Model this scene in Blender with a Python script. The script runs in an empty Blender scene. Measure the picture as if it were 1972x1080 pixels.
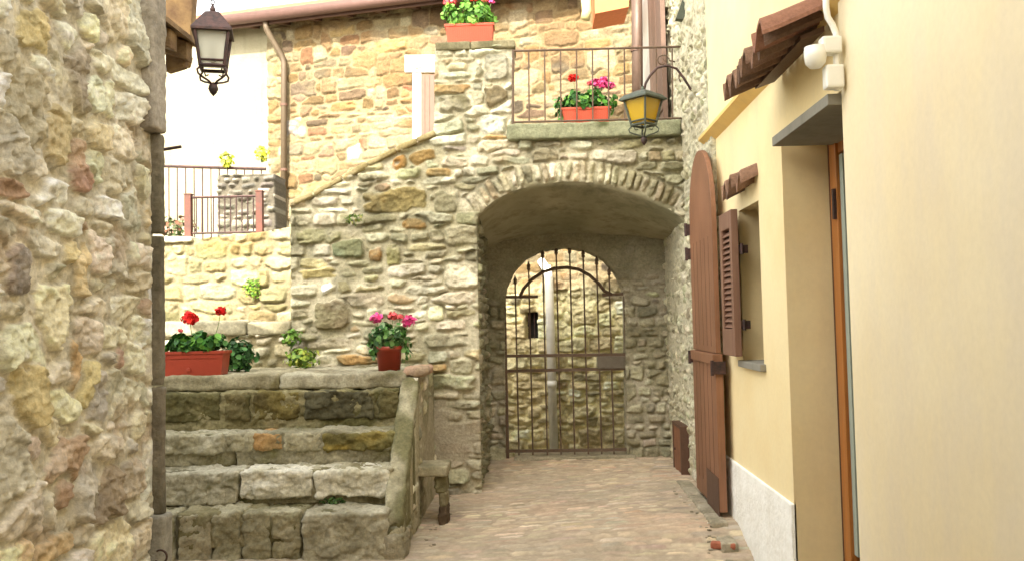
import bpy, bmesh, math, random
import numpy as np
from mathutils import Vector, Matrix
random.seed(7)
SC = bpy.context.scene
COL = SC.collection
PI = math.pi
EZ = 1.62                                     # eye height above the gate threshold

# ---------------------------------------------------------------- camera
F = 1700.0
dY = Vector((57, -75, -F)).normalized()
ro = math.radians(1.3)
u = Vector((-math.sin(ro), math.cos(ro), 0.0))
u.z = -(u.x*dY.x + u.y*dY.y)/dY.z
u.normalize()
dX = dY.cross(u).normalized()
dZ = dX.cross(dY).normalized()
M = Matrix((dX, dY, dZ))                      # camera frame -> world
EYE = Vector((0, 0, EZ))
def ray(px, py):
    return M @ Vector((px-986.0, -(py-540.0), -F))
def W(px, py, D):
    r = ray(px, py); return EYE + r*(D/r.y)
def WX(px, py, X):
    r = ray(px, py); return EYE + r*(X/r.x)
cam = bpy.data.cameras.new('camera'); co = bpy.data.objects.new('camera', cam); COL.objects.link(co)
co.matrix_world = Matrix.Translation(EYE) @ M.to_4x4()
cam.sensor_width = 36; cam.lens = F/1972*36; cam.clip_end = 500; cam.clip_start = .05
SC.camera = co

# ---------------------------------------------------------------- colour + noise
def lin(c):
    return tuple(((v/255.)/12.92 if v/255. <= .04045 else ((v/255.+.055)/1.055)**2.4) for v in c)
def la(c): return np.array(lin(c))
def _h(ix, iy, iz, s):
    n = (ix*374761393 + iy*668265263 + iz*2147483647 + s*1274126177) & 0xffffffff
    n = ((n ^ (n >> 13))*1274126177) & 0xffffffff
    n = ((n ^ (n >> 16))*2246822519) & 0xffffffff
    return ((n ^ (n >> 15)) & 0xffffff)/float(0xffffff)
def vn(x, y, s=0, z=None):
    x = np.asarray(x, float); y = np.asarray(y, float)
    ix = np.floor(x).astype(np.int64); iy = np.floor(y).astype(np.int64)
    fx = x-ix; fy = y-iy; fx = fx*fx*(3-2*fx); fy = fy*fy*(3-2*fy)
    def pl(iz):
        a = _h(ix, iy, iz, s); b = _h(ix+1, iy, iz, s); c = _h(ix, iy+1, iz, s); d = _h(ix+1, iy+1, iz, s)
        return (a*(1-fx)+b*fx)*(1-fy)+(c*(1-fx)+d*fx)*fy
    if z is None: return pl(0)
    z = np.asarray(z, float); iz = np.floor(z).astype(np.int64); fz = z-iz; fz = fz*fz*(3-2*fz)
    return pl(iz)*(1-fz)+pl(iz+1)*fz
def fbm(x, y, s=0, o=4, z=None):
    t = 0; a = .5; n = 0
    for i in range(o):
        t = t+a*vn(x*2**i, y*2**i, s+i*17, None if z is None else z*2**i); n += a; a *= .5
    return t/n*2-1
def facet(x, y, s=0):
    """chipped planes: every jittered cell is its own little tilted facet, so neighbours meet in crisp ledges"""
    x = np.asarray(x, float); y = np.asarray(y, float); ix = np.floor(x).astype(np.int64); iy = np.floor(y).astype(np.int64)
    best = np.full(x.shape, 9.); out = np.zeros(x.shape)
    for a in (-1, 0, 1):
        for b in (-1, 0, 1):
            jx = ix+a; jy = iy+b; px_ = jx+_h(jx, jy, 1, s); py_ = jy+_h(jx, jy, 2, s); dx = x-px_; dy = y-py_; d = dx*dx+dy*dy
            v = (_h(jx, jy, 3, s)-.5)+1.6*(_h(jx, jy, 4, s)-.5)*dx+1.6*(_h(jx, jy, 5, s)-.5)*dy
            m = d < best; best = np.where(m, d, best); out = np.where(m, v, out)
    return out
def sst(a, b, x):
    t = np.clip((x-a)/(b-a), 0, 1); return t*t*(3-2*t)

# ---------------------------------------------------------------- materials
def nodes(name):
    m = bpy.data.materials.new(name); m.use_nodes = True
    nt = m.node_tree; b = nt.nodes['Principled BSDF']; return m, nt, b
def mat_plain(name, c, rough=.6, metal=0, var=.12, scale=14, bump=.15, bscale=60, c2=None, coat=0):
    m, nt, b = nodes(name)
    tc = nt.nodes.new('ShaderNodeTexCoord'); no = nt.nodes.new('ShaderNodeTexNoise')
    no.inputs['Scale'].default_value = scale; no.inputs['Detail'].default_value = 6; no.inputs['Roughness'].default_value = .65
    nt.links.new(tc.outputs['Object'], no.inputs['Vector'])
    mx = nt.nodes.new('ShaderNodeMix'); mx.data_type = 'RGBA'
    c = lin(c); c2 = lin(c2) if c2 else tuple(v*(1-2.2*var) for v in c)
    rp = nt.nodes.new('ShaderNodeMapRange'); rp.inputs[1].default_value = .35; rp.inputs[2].default_value = .65
    nt.links.new(no.outputs['Fac'], rp.inputs[0]); nt.links.new(rp.outputs[0], mx.inputs[0])
    mx.inputs[6].default_value = (*c, 1); mx.inputs[7].default_value = (*c2, 1)
    nt.links.new(mx.outputs[2], b.inputs['Base Color'])
    b.inputs['Roughness'].default_value = rough; b.inputs['Metallic'].default_value = metal
    if bump:
        n2 = nt.nodes.new('ShaderNodeTexNoise'); n2.inputs['Scale'].default_value = bscale; n2.inputs['Detail'].default_value = 5
        nt.links.new(tc.outputs['Object'], n2.inputs['Vector'])
        bp = nt.nodes.new('ShaderNodeBump'); bp.inputs['Strength'].default_value = bump; bp.inputs['Distance'].default_value = .02
        nt.links.new(n2.outputs['Fac'], bp.inputs['Height']); nt.links.new(bp.outputs[0], b.inputs['Normal'])
    return m
def mat_vcol(name, rough=.92, bump=.5, bscale=45, var=.35):
    m, nt, b = nodes(name)
    at = nt.nodes.new('ShaderNodeAttribute'); at.attribute_name = 'Col'
    tc = nt.nodes.new('ShaderNodeTexCoord'); no = nt.nodes.new('ShaderNodeTexNoise')
    no.inputs['Scale'].default_value = 38; no.inputs['Detail'].default_value = 8; no.inputs['Roughness'].default_value = .7
    nt.links.new(tc.outputs['Object'], no.inputs['Vector'])
    mr = nt.nodes.new('ShaderNodeMapRange'); mr.inputs[1].default_value = .3; mr.inputs[2].default_value = .7
    mr.inputs[3].default_value = 1-var; mr.inputs[4].default_value = 1+var*.6
    nt.links.new(no.outputs['Fac'], mr.inputs[0])
    mx = nt.nodes.new('ShaderNodeVectorMath'); mx.operation = 'SCALE'
    nt.links.new(at.outputs['Color'], mx.inputs[0]); nt.links.new(mr.outputs[0], mx.inputs['Scale'])
    nt.links.new(mx.outputs[0], b.inputs['Base Color']); b.inputs['Roughness'].default_value = rough
    b.inputs['Specular IOR Level'].default_value = .25
    if bump:
        n2 = nt.nodes.new('ShaderNodeTexNoise'); n2.inputs['Scale'].default_value = bscale; n2.inputs['Detail'].default_value = 8
        n2.inputs['Roughness'].default_value = .7
        nt.links.new(tc.outputs['Object'], n2.inputs['Vector'])
        bp = nt.nodes.new('ShaderNodeBump'); bp.inputs['Strength'].default_value = bump; bp.inputs['Distance'].default_value = .03
        nt.links.new(n2.outputs['Fac'], bp.inputs['Height']); nt.links.new(bp.outputs[0], b.inputs['Normal'])
    return m
def mat_plaster(name, c, c2, c3, bump=.25, bs=25, streak=.75, sx=3.5):
    """large soft patches + fine mottling + thin vertical weather streaks"""
    m, nt, b = nodes(name); L = nt.links.new
    tc = nt.nodes.new('ShaderNodeTexCoord')
    def noise(sc, det=5, ro=.6, vec=None):
        n = nt.nodes.new('ShaderNodeTexNoise'); n.inputs['Scale'].default_value = sc; n.inputs['Detail'].default_value = det
        n.inputs['Roughness'].default_value = ro; L(vec or tc.outputs['Object'], n.inputs['Vector']); return n
    def rng(src, a, bb, c_=0, d=1):
        r = nt.nodes.new('ShaderNodeMapRange'); r.inputs[1].default_value = a; r.inputs[2].default_value = bb
        r.inputs[3].default_value = c_; r.inputs[4].default_value = d; L(src, r.inputs[0]); return r.outputs[0]
    def mix(f, a, bb):
        x = nt.nodes.new('ShaderNodeMix'); x.data_type = 'RGBA'; L(f, x.inputs[0])
        for s, v in ((6, a), (7, bb)):
            if isinstance(v, tuple): x.inputs[s].default_value = (*lin(v), 1)
            else: L(v, x.inputs[s])
        return x.outputs[2]
    a = mix(rng(noise(.9).outputs['Fac'], .38, .62), c, c2)
    mp = nt.nodes.new('ShaderNodeMapping'); mp.inputs['Scale'].default_value = (sx, sx, .35); L(tc.outputs['Object'], mp.inputs[0])
    a = mix(rng(noise(1.6, 6, .65, mp.outputs[0]).outputs['Fac'], .48, .72, 0, streak), a, c3)
    sp = noise(30, 4, .6); a2 = nt.nodes.new('ShaderNodeVectorMath'); a2.operation = 'SCALE'
    L(a, a2.inputs[0]); L(rng(sp.outputs['Fac'], .3, .7, .97, 1.02), a2.inputs['Scale'])
    L(a2.outputs[0], b.inputs['Base Color']); b.inputs['Roughness'].default_value = .93; b.inputs['Specular IOR Level'].default_value = .2
    n2 = noise(bs, 7, .65); bp = nt.nodes.new('ShaderNodeBump'); bp.inputs['Strength'].default_value = bump; bp.inputs['Distance'].default_value = .03
    L(n2.outputs['Fac'], bp.inputs['Height']); L(bp.outputs[0], b.inputs['Normal'])
    return m
def mat_glass(name, c, alpha=.75, emit=0):
    m, nt, b = nodes(name)
    b.inputs['Base Color'].default_value = (*lin(c), 1); b.inputs['Roughness'].default_value = .25
    b.inputs['Transmission Weight'].default_value = .5; b.inputs['Alpha'].default_value = alpha
    return m
STONE = mat_vcol('stone')
PAVE = mat_vcol('paving_stone', bump=.15, var=.14)
LEAF = mat_vcol('leaf', rough=.5, bump=0, var=.15)
PETAL = mat_vcol('petal', rough=.6, bump=0, var=.1)
TILE = mat_vcol('roof_tile', bump=.35, var=.3)
IRON = mat_plain('rusty_iron', (88, 76, 64), .75, .2, c2=(104, 80, 62), scale=30)
DIRON = mat_plain('dark_iron', (52, 44, 42), .6, .4, c2=(85, 60, 55), scale=25)
GIRON = mat_plain('green_grey_metal', (78, 84, 72), .6, .3, scale=20)
YEL = mat_plaster('yellow_plaster', (240, 222, 176), (235, 212, 160), (222, 202, 162), bump=.05, streak=.6, sx=1.6)
YEL2 = mat_plaster('near_yellow_plaster', (240, 226, 192), (236, 219, 180), (220, 208, 192), bump=.05, streak=.5, sx=1.1)
YELB = mat_plaster('ochre_plaster', (232, 200, 130), (226, 188, 114), (214, 180, 118), bump=.1)
CREAM = mat_plaster('cream_plaster', (150, 146, 128), (138, 133, 112), (118, 113, 90), bump=.8, bs=9)
WHITE = mat_plaster('white_render', (250, 249, 242), (245, 243, 234), (234, 230, 218), bump=.4, bs=42)
VAULTM = mat_plaster('vault_plaster', (178, 170, 144), (144, 140, 114), (106, 102, 80), bump=.5, bs=12)
CEM = mat_plaster('grey_cement', (150, 142, 122), (132, 126, 104), (112, 108, 84), bump=.7, bs=18)
SLABM = mat_plaster('grey_slab_stone', (128, 128, 108), (112, 112, 92), (92, 94, 72), bump=.5, bs=30)
CONC = mat_plaster('grey_concrete', (150, 146, 134), (138, 134, 122), (120, 116, 104), bump=.15)
def mat_wood(name, c, c2, c3, rough=.6):
    """painted boards: long vertical grain, faded patches"""
    m, nt, b = nodes(name); L = nt.links.new; tc = nt.nodes.new('ShaderNodeTexCoord')
    mp = nt.nodes.new('ShaderNodeMapping'); mp.inputs['Scale'].default_value = (26, 26, .9); L(tc.outputs['Object'], mp.inputs[0])
    n1 = nt.nodes.new('ShaderNodeTexNoise'); n1.inputs['Scale'].default_value = 1.6; n1.inputs['Detail'].default_value = 8; n1.inputs['Roughness'].default_value = .7; L(mp.outputs[0], n1.inputs['Vector'])
    n2 = nt.nodes.new('ShaderNodeTexNoise'); n2.inputs['Scale'].default_value = 1.7; n2.inputs['Detail'].default_value = 5; L(tc.outputs['Object'], n2.inputs['Vector'])
    last = None
    for src, a_, b_, ca, cb in ((n1, .35, .65, c, c2), (n2, .45, .7, None, c3)):
        r = nt.nodes.new('ShaderNodeMapRange'); r.inputs[1].default_value = a_; r.inputs[2].default_value = b_; r.inputs[4].default_value = .8; L(src.outputs['Fac'], r.inputs[0])
        x = nt.nodes.new('ShaderNodeMix'); x.data_type = 'RGBA'; L(r.outputs[0], x.inputs[0]); x.inputs[7].default_value = (*lin(cb), 1)
        if last is None: x.inputs[6].default_value = (*lin(ca), 1)
        else: L(last, x.inputs[6])
        last = x.outputs[2]
    L(last, b.inputs['Base Color']); b.inputs['Roughness'].default_value = rough
    bp = nt.nodes.new('ShaderNodeBump'); bp.inputs['Strength'].default_value = .35; bp.inputs['Distance'].default_value = .01; L(n1.outputs['Fac'], bp.inputs['Height']); L(bp.outputs[0], b.inputs['Normal'])
    return m
WOOD = mat_wood('brown_painted_wood', (134, 92, 64), (108, 74, 52), (148, 104, 76))
WOODD = mat_plain('dark_wood', (92, 64, 48), .6, 0, scale=8, bump=.2)
SHUT = mat_wood('shutter_paint', (132, 98, 78), (114, 82, 64), (142, 108, 88))
ORW = mat_wood('varnished_orange_wood', (178, 112, 48), (142, 84, 34), (166, 100, 40), .4)
RAFT = mat_plain('weathered_beam', (150, 122, 80), .8, 0, c2=(110, 84, 56), scale=9, bump=.4)
TERRA = mat_plain('terracotta_plastic', (196, 78, 48), .45, 0, var=.06, scale=6, bump=.05)
TERRAD = mat_plain('dark_terracotta_plastic', (160, 62, 42), .4, 0, var=.07, scale=6, bump=.05)
SOIL = mat_plain('soil', (58, 42, 30), .95, bump=.8)
PIPEB = mat_plain('brown_painted_pipe', (100, 80, 68), .5, .2, var=.08)
PIPEW = mat_plain('white_plastic_pipe', (244, 240, 230), .45, 0, var=.05, bump=.03)
PLAST = mat_plain('white_plastic', (232, 230, 220), .35, 0, var=.02, bump=0)
FASC = mat_plain('pink_brown_gutter', (98, 72, 64), .6, .1, var=.1)
PINKSH = mat_plain('faded_shutter_wood', (108, 84, 70), .7, 0, var=.08)
DARK = mat_plain('dark_interior', (22, 20, 17), .9, bump=0)
PALE = mat_plain('pale_door_frame', (160, 170, 156), .5, 0, var=.04)
WSTONE = mat_plain('white_painted_stone', (176, 172, 164), .8, 0, var=.04)
ORP = mat_plain('orange_painted_board', (214, 122, 70), .7, 0, var=.06)
GFROST = mat_glass('frosted_glass', (226, 226, 214), .8)
GYEL = mat_glass('amber_glass', (222, 186, 40), .9)
RBRICK = mat_plain('red_brick', (170, 96, 72), .85, 0, c2=(140, 84, 66), scale=12, bump=.5)

# ---------------------------------------------------------------- object helpers
def tag(o, label=None, cat=None, group=None, kind=None):
    if label: o['label'] = label
    if cat: o['category'] = cat
    if group: o['group'] = group
    if kind: o['kind'] = kind
    return o
def thing(name, label, cat, loc=(0, 0, 0), rz=0, group=None):
    o = bpy.data.objects.new(name, None); COL.objects.link(o); o.location = loc; o.rotation_euler.z = rz
    o.empty_display_size = .1
    return tag(o, label, cat, group)
def link(name, me, mat, parent=None, smooth=False):
    o = bpy.data.objects.new(name, me); COL.objects.link(o)
    if mat: me.materials.append(mat)
    if smooth: me.polygons.foreach_set('use_smooth', [True]*len(me.polygons))
    if parent: o.parent = parent
    return o
class MB:
    def __init__(s): s.v = []; s.f = []; s.c = []
    def add(s, vs, fs, col=None):
        n = len(s.v); s.v += [tuple(v) for v in vs]; s.f += [tuple(i+n for i in f) for f in fs]
        if col is not None: s.c += [tuple(col)]*len(vs)
        return s
    def box(s, x0, x1, y0, y1, z0, z1, mtx=None, col=None):
        vs = [Vector((x, y, z)) for x in (x0, x1) for y in (y0, y1) for z in (z0, z1)]
        if mtx: vs = [mtx @ v for v in vs]
        return s.add(vs, [(0, 1, 3, 2), (4, 6, 7, 5), (0, 4, 5, 1), (2, 3, 7, 6), (0, 2, 6, 4), (1, 5, 7, 3)], col)
    def tube(s, pts, r, n=8, col=None, caps=True):
        pts = [Vector(p) for p in pts]; rs = r if isinstance(r, (list, tuple)) else [r]*len(pts)
        base = len(s.v); prev = None; vs = []
        for i, p in enumerate(pts):
            t = (pts[min(i+1, len(pts)-1)]-pts[max(i-1, 0)]).normalized()
            if prev is None:
                a = Vector((0, 0, 1)) if abs(t.z) < .9 else Vector((1, 0, 0)); nrm = t.cross(a).normalized()
            else: nrm = (prev-t*prev.dot(t)).normalized()
            prev = nrm; bi = t.cross(nrm)
            vs += [p+(nrm*math.cos(2*PI*k/n)+bi*math.sin(2*PI*k/n))*rs[i] for k in range(n)]
        fs = [(i*n+k, i*n+(k+1) % n, (i+1)*n+(k+1) % n, (i+1)*n+k) for i in range(len(pts)-1) for k in range(n)]
        if caps: fs += [tuple(range(n))[::-1], tuple((len(pts)-1)*n+k for k in range(n))]
        return s.add(vs, fs, col)
    def lathe(s, prof, c=(0, 0, 0), n=16, col=None, ph=0):
        c = Vector(c)
        vs = [c+Vector((r*math.cos(2*PI*k/n+ph), r*math.sin(2*PI*k/n+ph), z)) for r, z in prof for k in range(n)]
        fs = [(i*n+k, i*n+(k+1) % n, (i+1)*n+(k+1) % n, (i+1)*n+k) for i in range(len(prof)-1) for k in range(n)]
        fs += [tuple(range(n))[::-1], tuple((len(prof)-1)*n+k for k in range(n))]
        return s.add(vs, fs, col)
    def prism(s, poly, e, col=None):            # poly: 3-D points; extruded by vector e
        n = len(poly); e = Vector(e); vs = [Vector(p) for p in poly]+[Vector(p)+e for p in poly]
        return s.add(vs, [tuple(range(n)), tuple(range(2*n-1, n-1, -1))]+[(i, i+n, (i+1) % n+n, (i+1) % n) for i in range(n)], col)
    def build(s, name, mat, parent=None, smooth=False, bevel=0):
        me = bpy.data.meshes.new(name); me.from_pydata(s.v, [], s.f)
        bm = bmesh.new(); bm.from_mesh(me)
        if not s.c: bmesh.ops.recalc_face_normals(bm, faces=bm.faces)
        if bevel: bmesh.ops.bevel(bm, geom=bm.edges[:], offset=bevel, segments=2, affect='EDGES', profile=.6)
        bm.to_mesh(me); bm.free()
        if s.c and len(s.c) == len(me.vertices):
            a = me.color_attributes.new('Col', 'FLOAT_COLOR', 'POINT')
            a.data.foreach_set('color', np.array([(*c[:3], 1) for c in s.c], np.float32).ravel())
        me.update()
        return link(name, me, mat, parent, smooth)
def np_mesh(name, V, Q, C, mat, parent=None, smooth=True):
    me = bpy.data.meshes.new(name); nv = len(V); nf = len(Q)
    me.vertices.add(nv); me.vertices.foreach_set('co', np.asarray(V, np.float32).ravel())
    me.loops.add(nf*4); me.loops.foreach_set('vertex_index', np.asarray(Q, np.int32).ravel())
    me.polygons.add(nf); me.polygons.foreach_set('loop_start', np.arange(0, nf*4, 4, dtype=np.int32))
    me.update(calc_edges=True)
    if C is not None:
        a = me.color_attributes.new('Col', 'FLOAT_COLOR', 'POINT')
        a.data.foreach_set('color', np.hstack([np.clip(C, .003, .95), np.ones((nv, 1))]).astype(np.float32).ravel())
    o = link(name, me, mat, parent)
    me.polygons.foreach_set('use_smooth', np.full(nf, smooth)); me.update()
    return o
def poly_sdf(U_, V_, poly):
    P = np.array(poly, float); n = len(P); d = np.full(U_.shape, 1e9); ins = np.zeros(U_.shape, bool)
    for i in range(n):
        a = P[i]; b = P[(i+1) % n]; e = b-a; L = e@e
        if L < 1e-12: continue
        t = np.clip(((U_-a[0])*e[0]+(V_-a[1])*e[1])/L, 0, 1)
        d = np.minimum(d, np.hypot(U_-a[0]-t*e[0], V_-a[1]-t*e[1]))
        c = (a[1] > V_) != (b[1] > V_)
        with np.errstate(divide='ignore', invalid='ignore'):
            x = (b[0]-a[0])*(V_-a[1])/(b[1]-a[1] if b[1] != a[1] else 1e-9)+a[0]
        ins ^= c & (U_ < x)
    return np.where(ins, -d, d)

# ---------------------------------------------------------------- rubble masonry: real relief, stone by stone
def rubble(Wd, Ht, res, seed, pal, mortar, ch=(.07, .17), ln=(.14, .45), gap=.014, relief=.03, warp=.035, p=4.5,
           big=.12, rough=.006, rake=.02, stains=(), extra=(), bed=.35, rnd=.016, tiltm=.12, mort_cover=0., tintvar=.13, chip=.010, ring=None, zone=None):
    rg = np.random.RandomState(seed)
    nx = int(round(Wd/res))+1; ny = int(round(Ht/res))+1
    U_, V_ = np.meshgrid(np.linspace(0, Wd, nx), np.linspace(0, Ht, ny))
    uu = U_+warp*fbm(U_*2.2, V_*2.2, seed, 3); vv = V_+warp*.8*fbm(U_*1.6+9, V_*2.2+5, seed+3, 3)+.012*fbm(U_*9, V_*9, seed+5, 2)
    uu = uu+.012*fbm(U_*9+3, V_*9, seed+6, 2)
    st = []; pw = np.array([q[1] for q in pal], float); pw /= pw.sum(); pc = np.array([lin(q[0]) for q in pal])
    y = -rg.uniform(0, ch[0])
    while y < Ht+.05:
        h = rg.uniform(*ch)*(1 if rg.rand() > .3 else .65); x = -rg.uniform(0, ln[1])
        while x < Wd+.1:
            l = ln[0]+(ln[1]-ln[0])*rg.rand()**1.5
            if h < ch[0]*1.0: l *= 1.25
            b = h/2*rg.uniform(.82, 1.12); a = l/2
            pr = 0.
            if rg.rand() < big: b *= rg.uniform(1.4, 2.0); a *= rg.uniform(.9, 1.3); pr = .02
            st.append((x+l/2, y+h/2+rg.uniform(-.012, .012), a*1.04, b*1.04, rg.normal()*.06, pr, pc[rg.choice(len(pc), p=pw)], 0))
            x += l
        y += h
    for e in extra:
        st.append((e[0], e[1], e[2], e[3], e[4], e[6] if len(e) > 6 else .05, la(e[5]), 1))
    F1 = np.full(U_.shape, 9.); F2 = np.full(U_.shape, 9.); ID = np.zeros(U_.shape, int)
    LX = np.zeros(U_.shape); LY = np.zeros(U_.shape)
    rmask = None
    if ring is not None: rmask = ring(U_, V_)
    for i, (cx, cy, a, b, an, pr, col, ex) in enumerate(st):
        R = math.hypot(a, b)*1.15+.05+warp if (abs(an) > .3) else None
        rx = R or a*1.15+.05+warp; ry = R or b*1.15+.05+warp
        i0 = max(0, int((cx-rx)/res)); i1 = min(nx, int((cx+rx)/res)+2); j0 = max(0, int((cy-ry)/res)); j1 = min(ny, int((cy+ry)/res)+2)
        if i0 >= i1 or j0 >= j1: continue
        sl = (slice(j0, j1), slice(i0, i1)); wx = uu[sl]-cx; wy = vv[sl]-cy
        if ex: wx = U_[sl]*.6+uu[sl]*.4-cx; wy = V_[sl]*.6+vv[sl]*.4-cy
        ca, sa = math.cos(an), math.sin(an); x = wx*ca+wy*sa; yy = -wx*sa+wy*ca
        d = ((np.abs(x)/a)**p+(np.abs(yy)/b)**p)**(1/p); e = (d-1)*min(a, b)-pr
        if rmask is not None:
            e = e+np.where(rmask[sl] != bool(ex and ex and i >= 0 and pr == .06), .5, 0)
        f1 = F1[sl]; f2 = F2[sl]; bt = e < f1
        F2[sl] = np.where(bt, f1, np.minimum(f2, e)); F1[sl] = np.where(bt, e, f1); ID[sl] = np.where(bt, i, ID[sl])
        LX[sl] = np.where(bt, x, LX[sl]); LY[sl] = np.where(bt, yy, LY[sl])
    n = len(st); rel = relief*(.45+.9*rg.rand(n)); tx = rg.normal(size=n)*tiltm; ty = rg.normal(size=n)*tiltm
    prs = np.array([s[5] for s in st]); cols = np.array([s[6] for s in st]); cols = cols*np.exp(rg.normal(size=(n, 1))*tintvar)*np.exp(rg.normal(size=(n, 3))*.03)
    edge = np.minimum(-(F1+prs[ID]), (F2-F1)/2)
    edge = edge-gap/2+.008*fbm(U_*14, V_*14, seed+31, 3)
    if mort_cover: edge = edge-mort_cover*sst(.0, .7, fbm(U_*1.3+4, V_*1.3, seed+77, 3))
    fr = sst(0, rnd, edge)
    fine = fbm(U_*22, V_*22*(1+bed*2), seed+41, 4); mid = fbm(U_*6+ID*.37, V_*11+ID*.71, seed+43, 3)
    Hh = fr*(rel[ID]+np.clip(tx[ID]*LX+ty[ID]*LY, -.035, .035)*.8+rough*fine*1.3+rough*1.6*mid+.004)+(1-fr)*(-rake*(.5+.8*fbm(U_*5, V_*5, seed+51, 3))+.004*fine)
    Hh = Hh+fr*chip*(facet(U_*9+ID*.13, V_*17+ID*.31, seed+5)+.5*facet(U_*26, V_*40, seed+6))
    c = cols[ID]*(1+.22*fine[..., None])*(1+.3*mid[..., None])
    sec = cols[(ID*7+3) % n]; k = sst(.15, .6, fbm(U_*4+ID*.9, V_*7, seed+61, 4))*.45
    c = c*(1-k[..., None])+sec*k[..., None]
    mo = la(mortar)*(1+.25*fine[..., None])*(1+.15*fbm(U_*3, V_*3, seed+71, 3)[..., None])
    fm = sst(.0, .45, fr)[..., None]; c = c*fm+mo*(1-fm)
    for (sc_, scale, thr, amt, sx) in stains:
        k = sst(thr, thr+.25, fbm(U_*scale*sx+sc_[0], V_*scale, seed+sc_[1], 5))*amt
        if zone is not None and len(sc_) > 2 and False: pass
        c = c*(1-k[..., None])+la(sc_)*(.8+.4*(fine[..., None]+1)/2)*k[..., None]
    return U_, V_, Hh, np.clip(c, .004, .9)
def wall_mesh(name, O, Ud, N, Wd, Ht, res, mat, parent, region=None, holes=(), skirt=.3, Vd=(0, 0, 1), post=None, **kw):
    U_, V_, H, C = rubble(Wd, Ht, res, **kw)
    if post: H, C = post(U_, V_, H, C)
    sd = np.full(U_.shape, -9.)
    if region: sd = np.maximum(sd, poly_sdf(U_, V_, region))
    for h in holes: sd = np.maximum(sd, -poly_sdf(U_, V_, h))
    X, Y = U_.copy(), V_.copy()
    if region or holes:
        gy, gx = np.gradient(sd, res); nrm = np.hypot(gx, gy)+1e-6
        k = np.abs(sd) < .75*res; X = X-np.where(k, sd*gx/nrm, 0); Y = Y-np.where(k, sd*gy/nrm, 0)
        H = H*np.where(np.abs(sd) < .02, .55+.45*np.abs(sd)/.02, 1)
    O = np.array(O, float); Ud = np.array(Ud, float); Vd = np.array(Vd, float); N = np.array(N, float)
    P = O+X[..., None]*Ud+Y[..., None]*Vd+H[..., None]*N
    ny, nx = U_.shape; idx = np.arange(ny*nx).reshape(ny, nx)
    q = np.stack([idx[:-1, :-1], idx[:-1, 1:], idx[1:, 1:], idx[1:, :-1]], -1)
    cs = (sd[:-1, :-1]+sd[:-1, 1:]+sd[1:, 1:]+sd[1:, :-1])/4
    q = q[cs < 0].reshape(-1, 4)
    if np.dot(np.cross(Ud, Vd), N) < 0: q = q[:, ::-1]
    P = P.reshape(-1, 3); C = C.reshape(-1, 3)
    used = np.unique(q); rm = np.full(len(P), -1); rm[used] = np.arange(len(used)); P = P[used]; C = C[used]; q = rm[q]
    if skirt:
        e = np.concatenate([q[:, [0, 1]], q[:, [1, 2]], q[:, [2, 3]], q[:, [3, 0]]]); es = np.sort(e, 1)
        key = es[:, 0].astype(np.int64)*len(P)+es[:, 1]; un, inv, cnt = np.unique(key, return_inverse=True, return_counts=True)
        be = e[cnt[inv.ravel()] == 1]; bv = np.unique(be); m2 = np.full(len(P), -1)
        K = 4; n0 = len(P); allP = [P]; allC = [C]; fq = [q]; prev = None
        for k in range(1, K+1):
            off = P[bv]-N*skirt*k/K+(np.random.RandomState(k).normal(size=(len(bv), 3))*.002)
            allP.append(off); allC.append(C[bv]*(.9+.2*np.random.RandomState(k+9).rand(len(bv), 1)))
            mk = np.full(n0, -1); mk[bv] = n0+(k-1)*len(bv)+np.arange(len(bv))
            pk = np.arange(n0) if k == 1 else prev
            fq.append(np.stack([be[:, 0]*0+pk[be[:, 1]], pk[be[:, 0]], mk[be[:, 0]], mk[be[:, 1]]], 1)); prev = mk
        P = np.concatenate(allP); C = np.concatenate(allC); q = np.concatenate(fq)
    return np_mesh(name, P, q, C, mat, parent)

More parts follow.
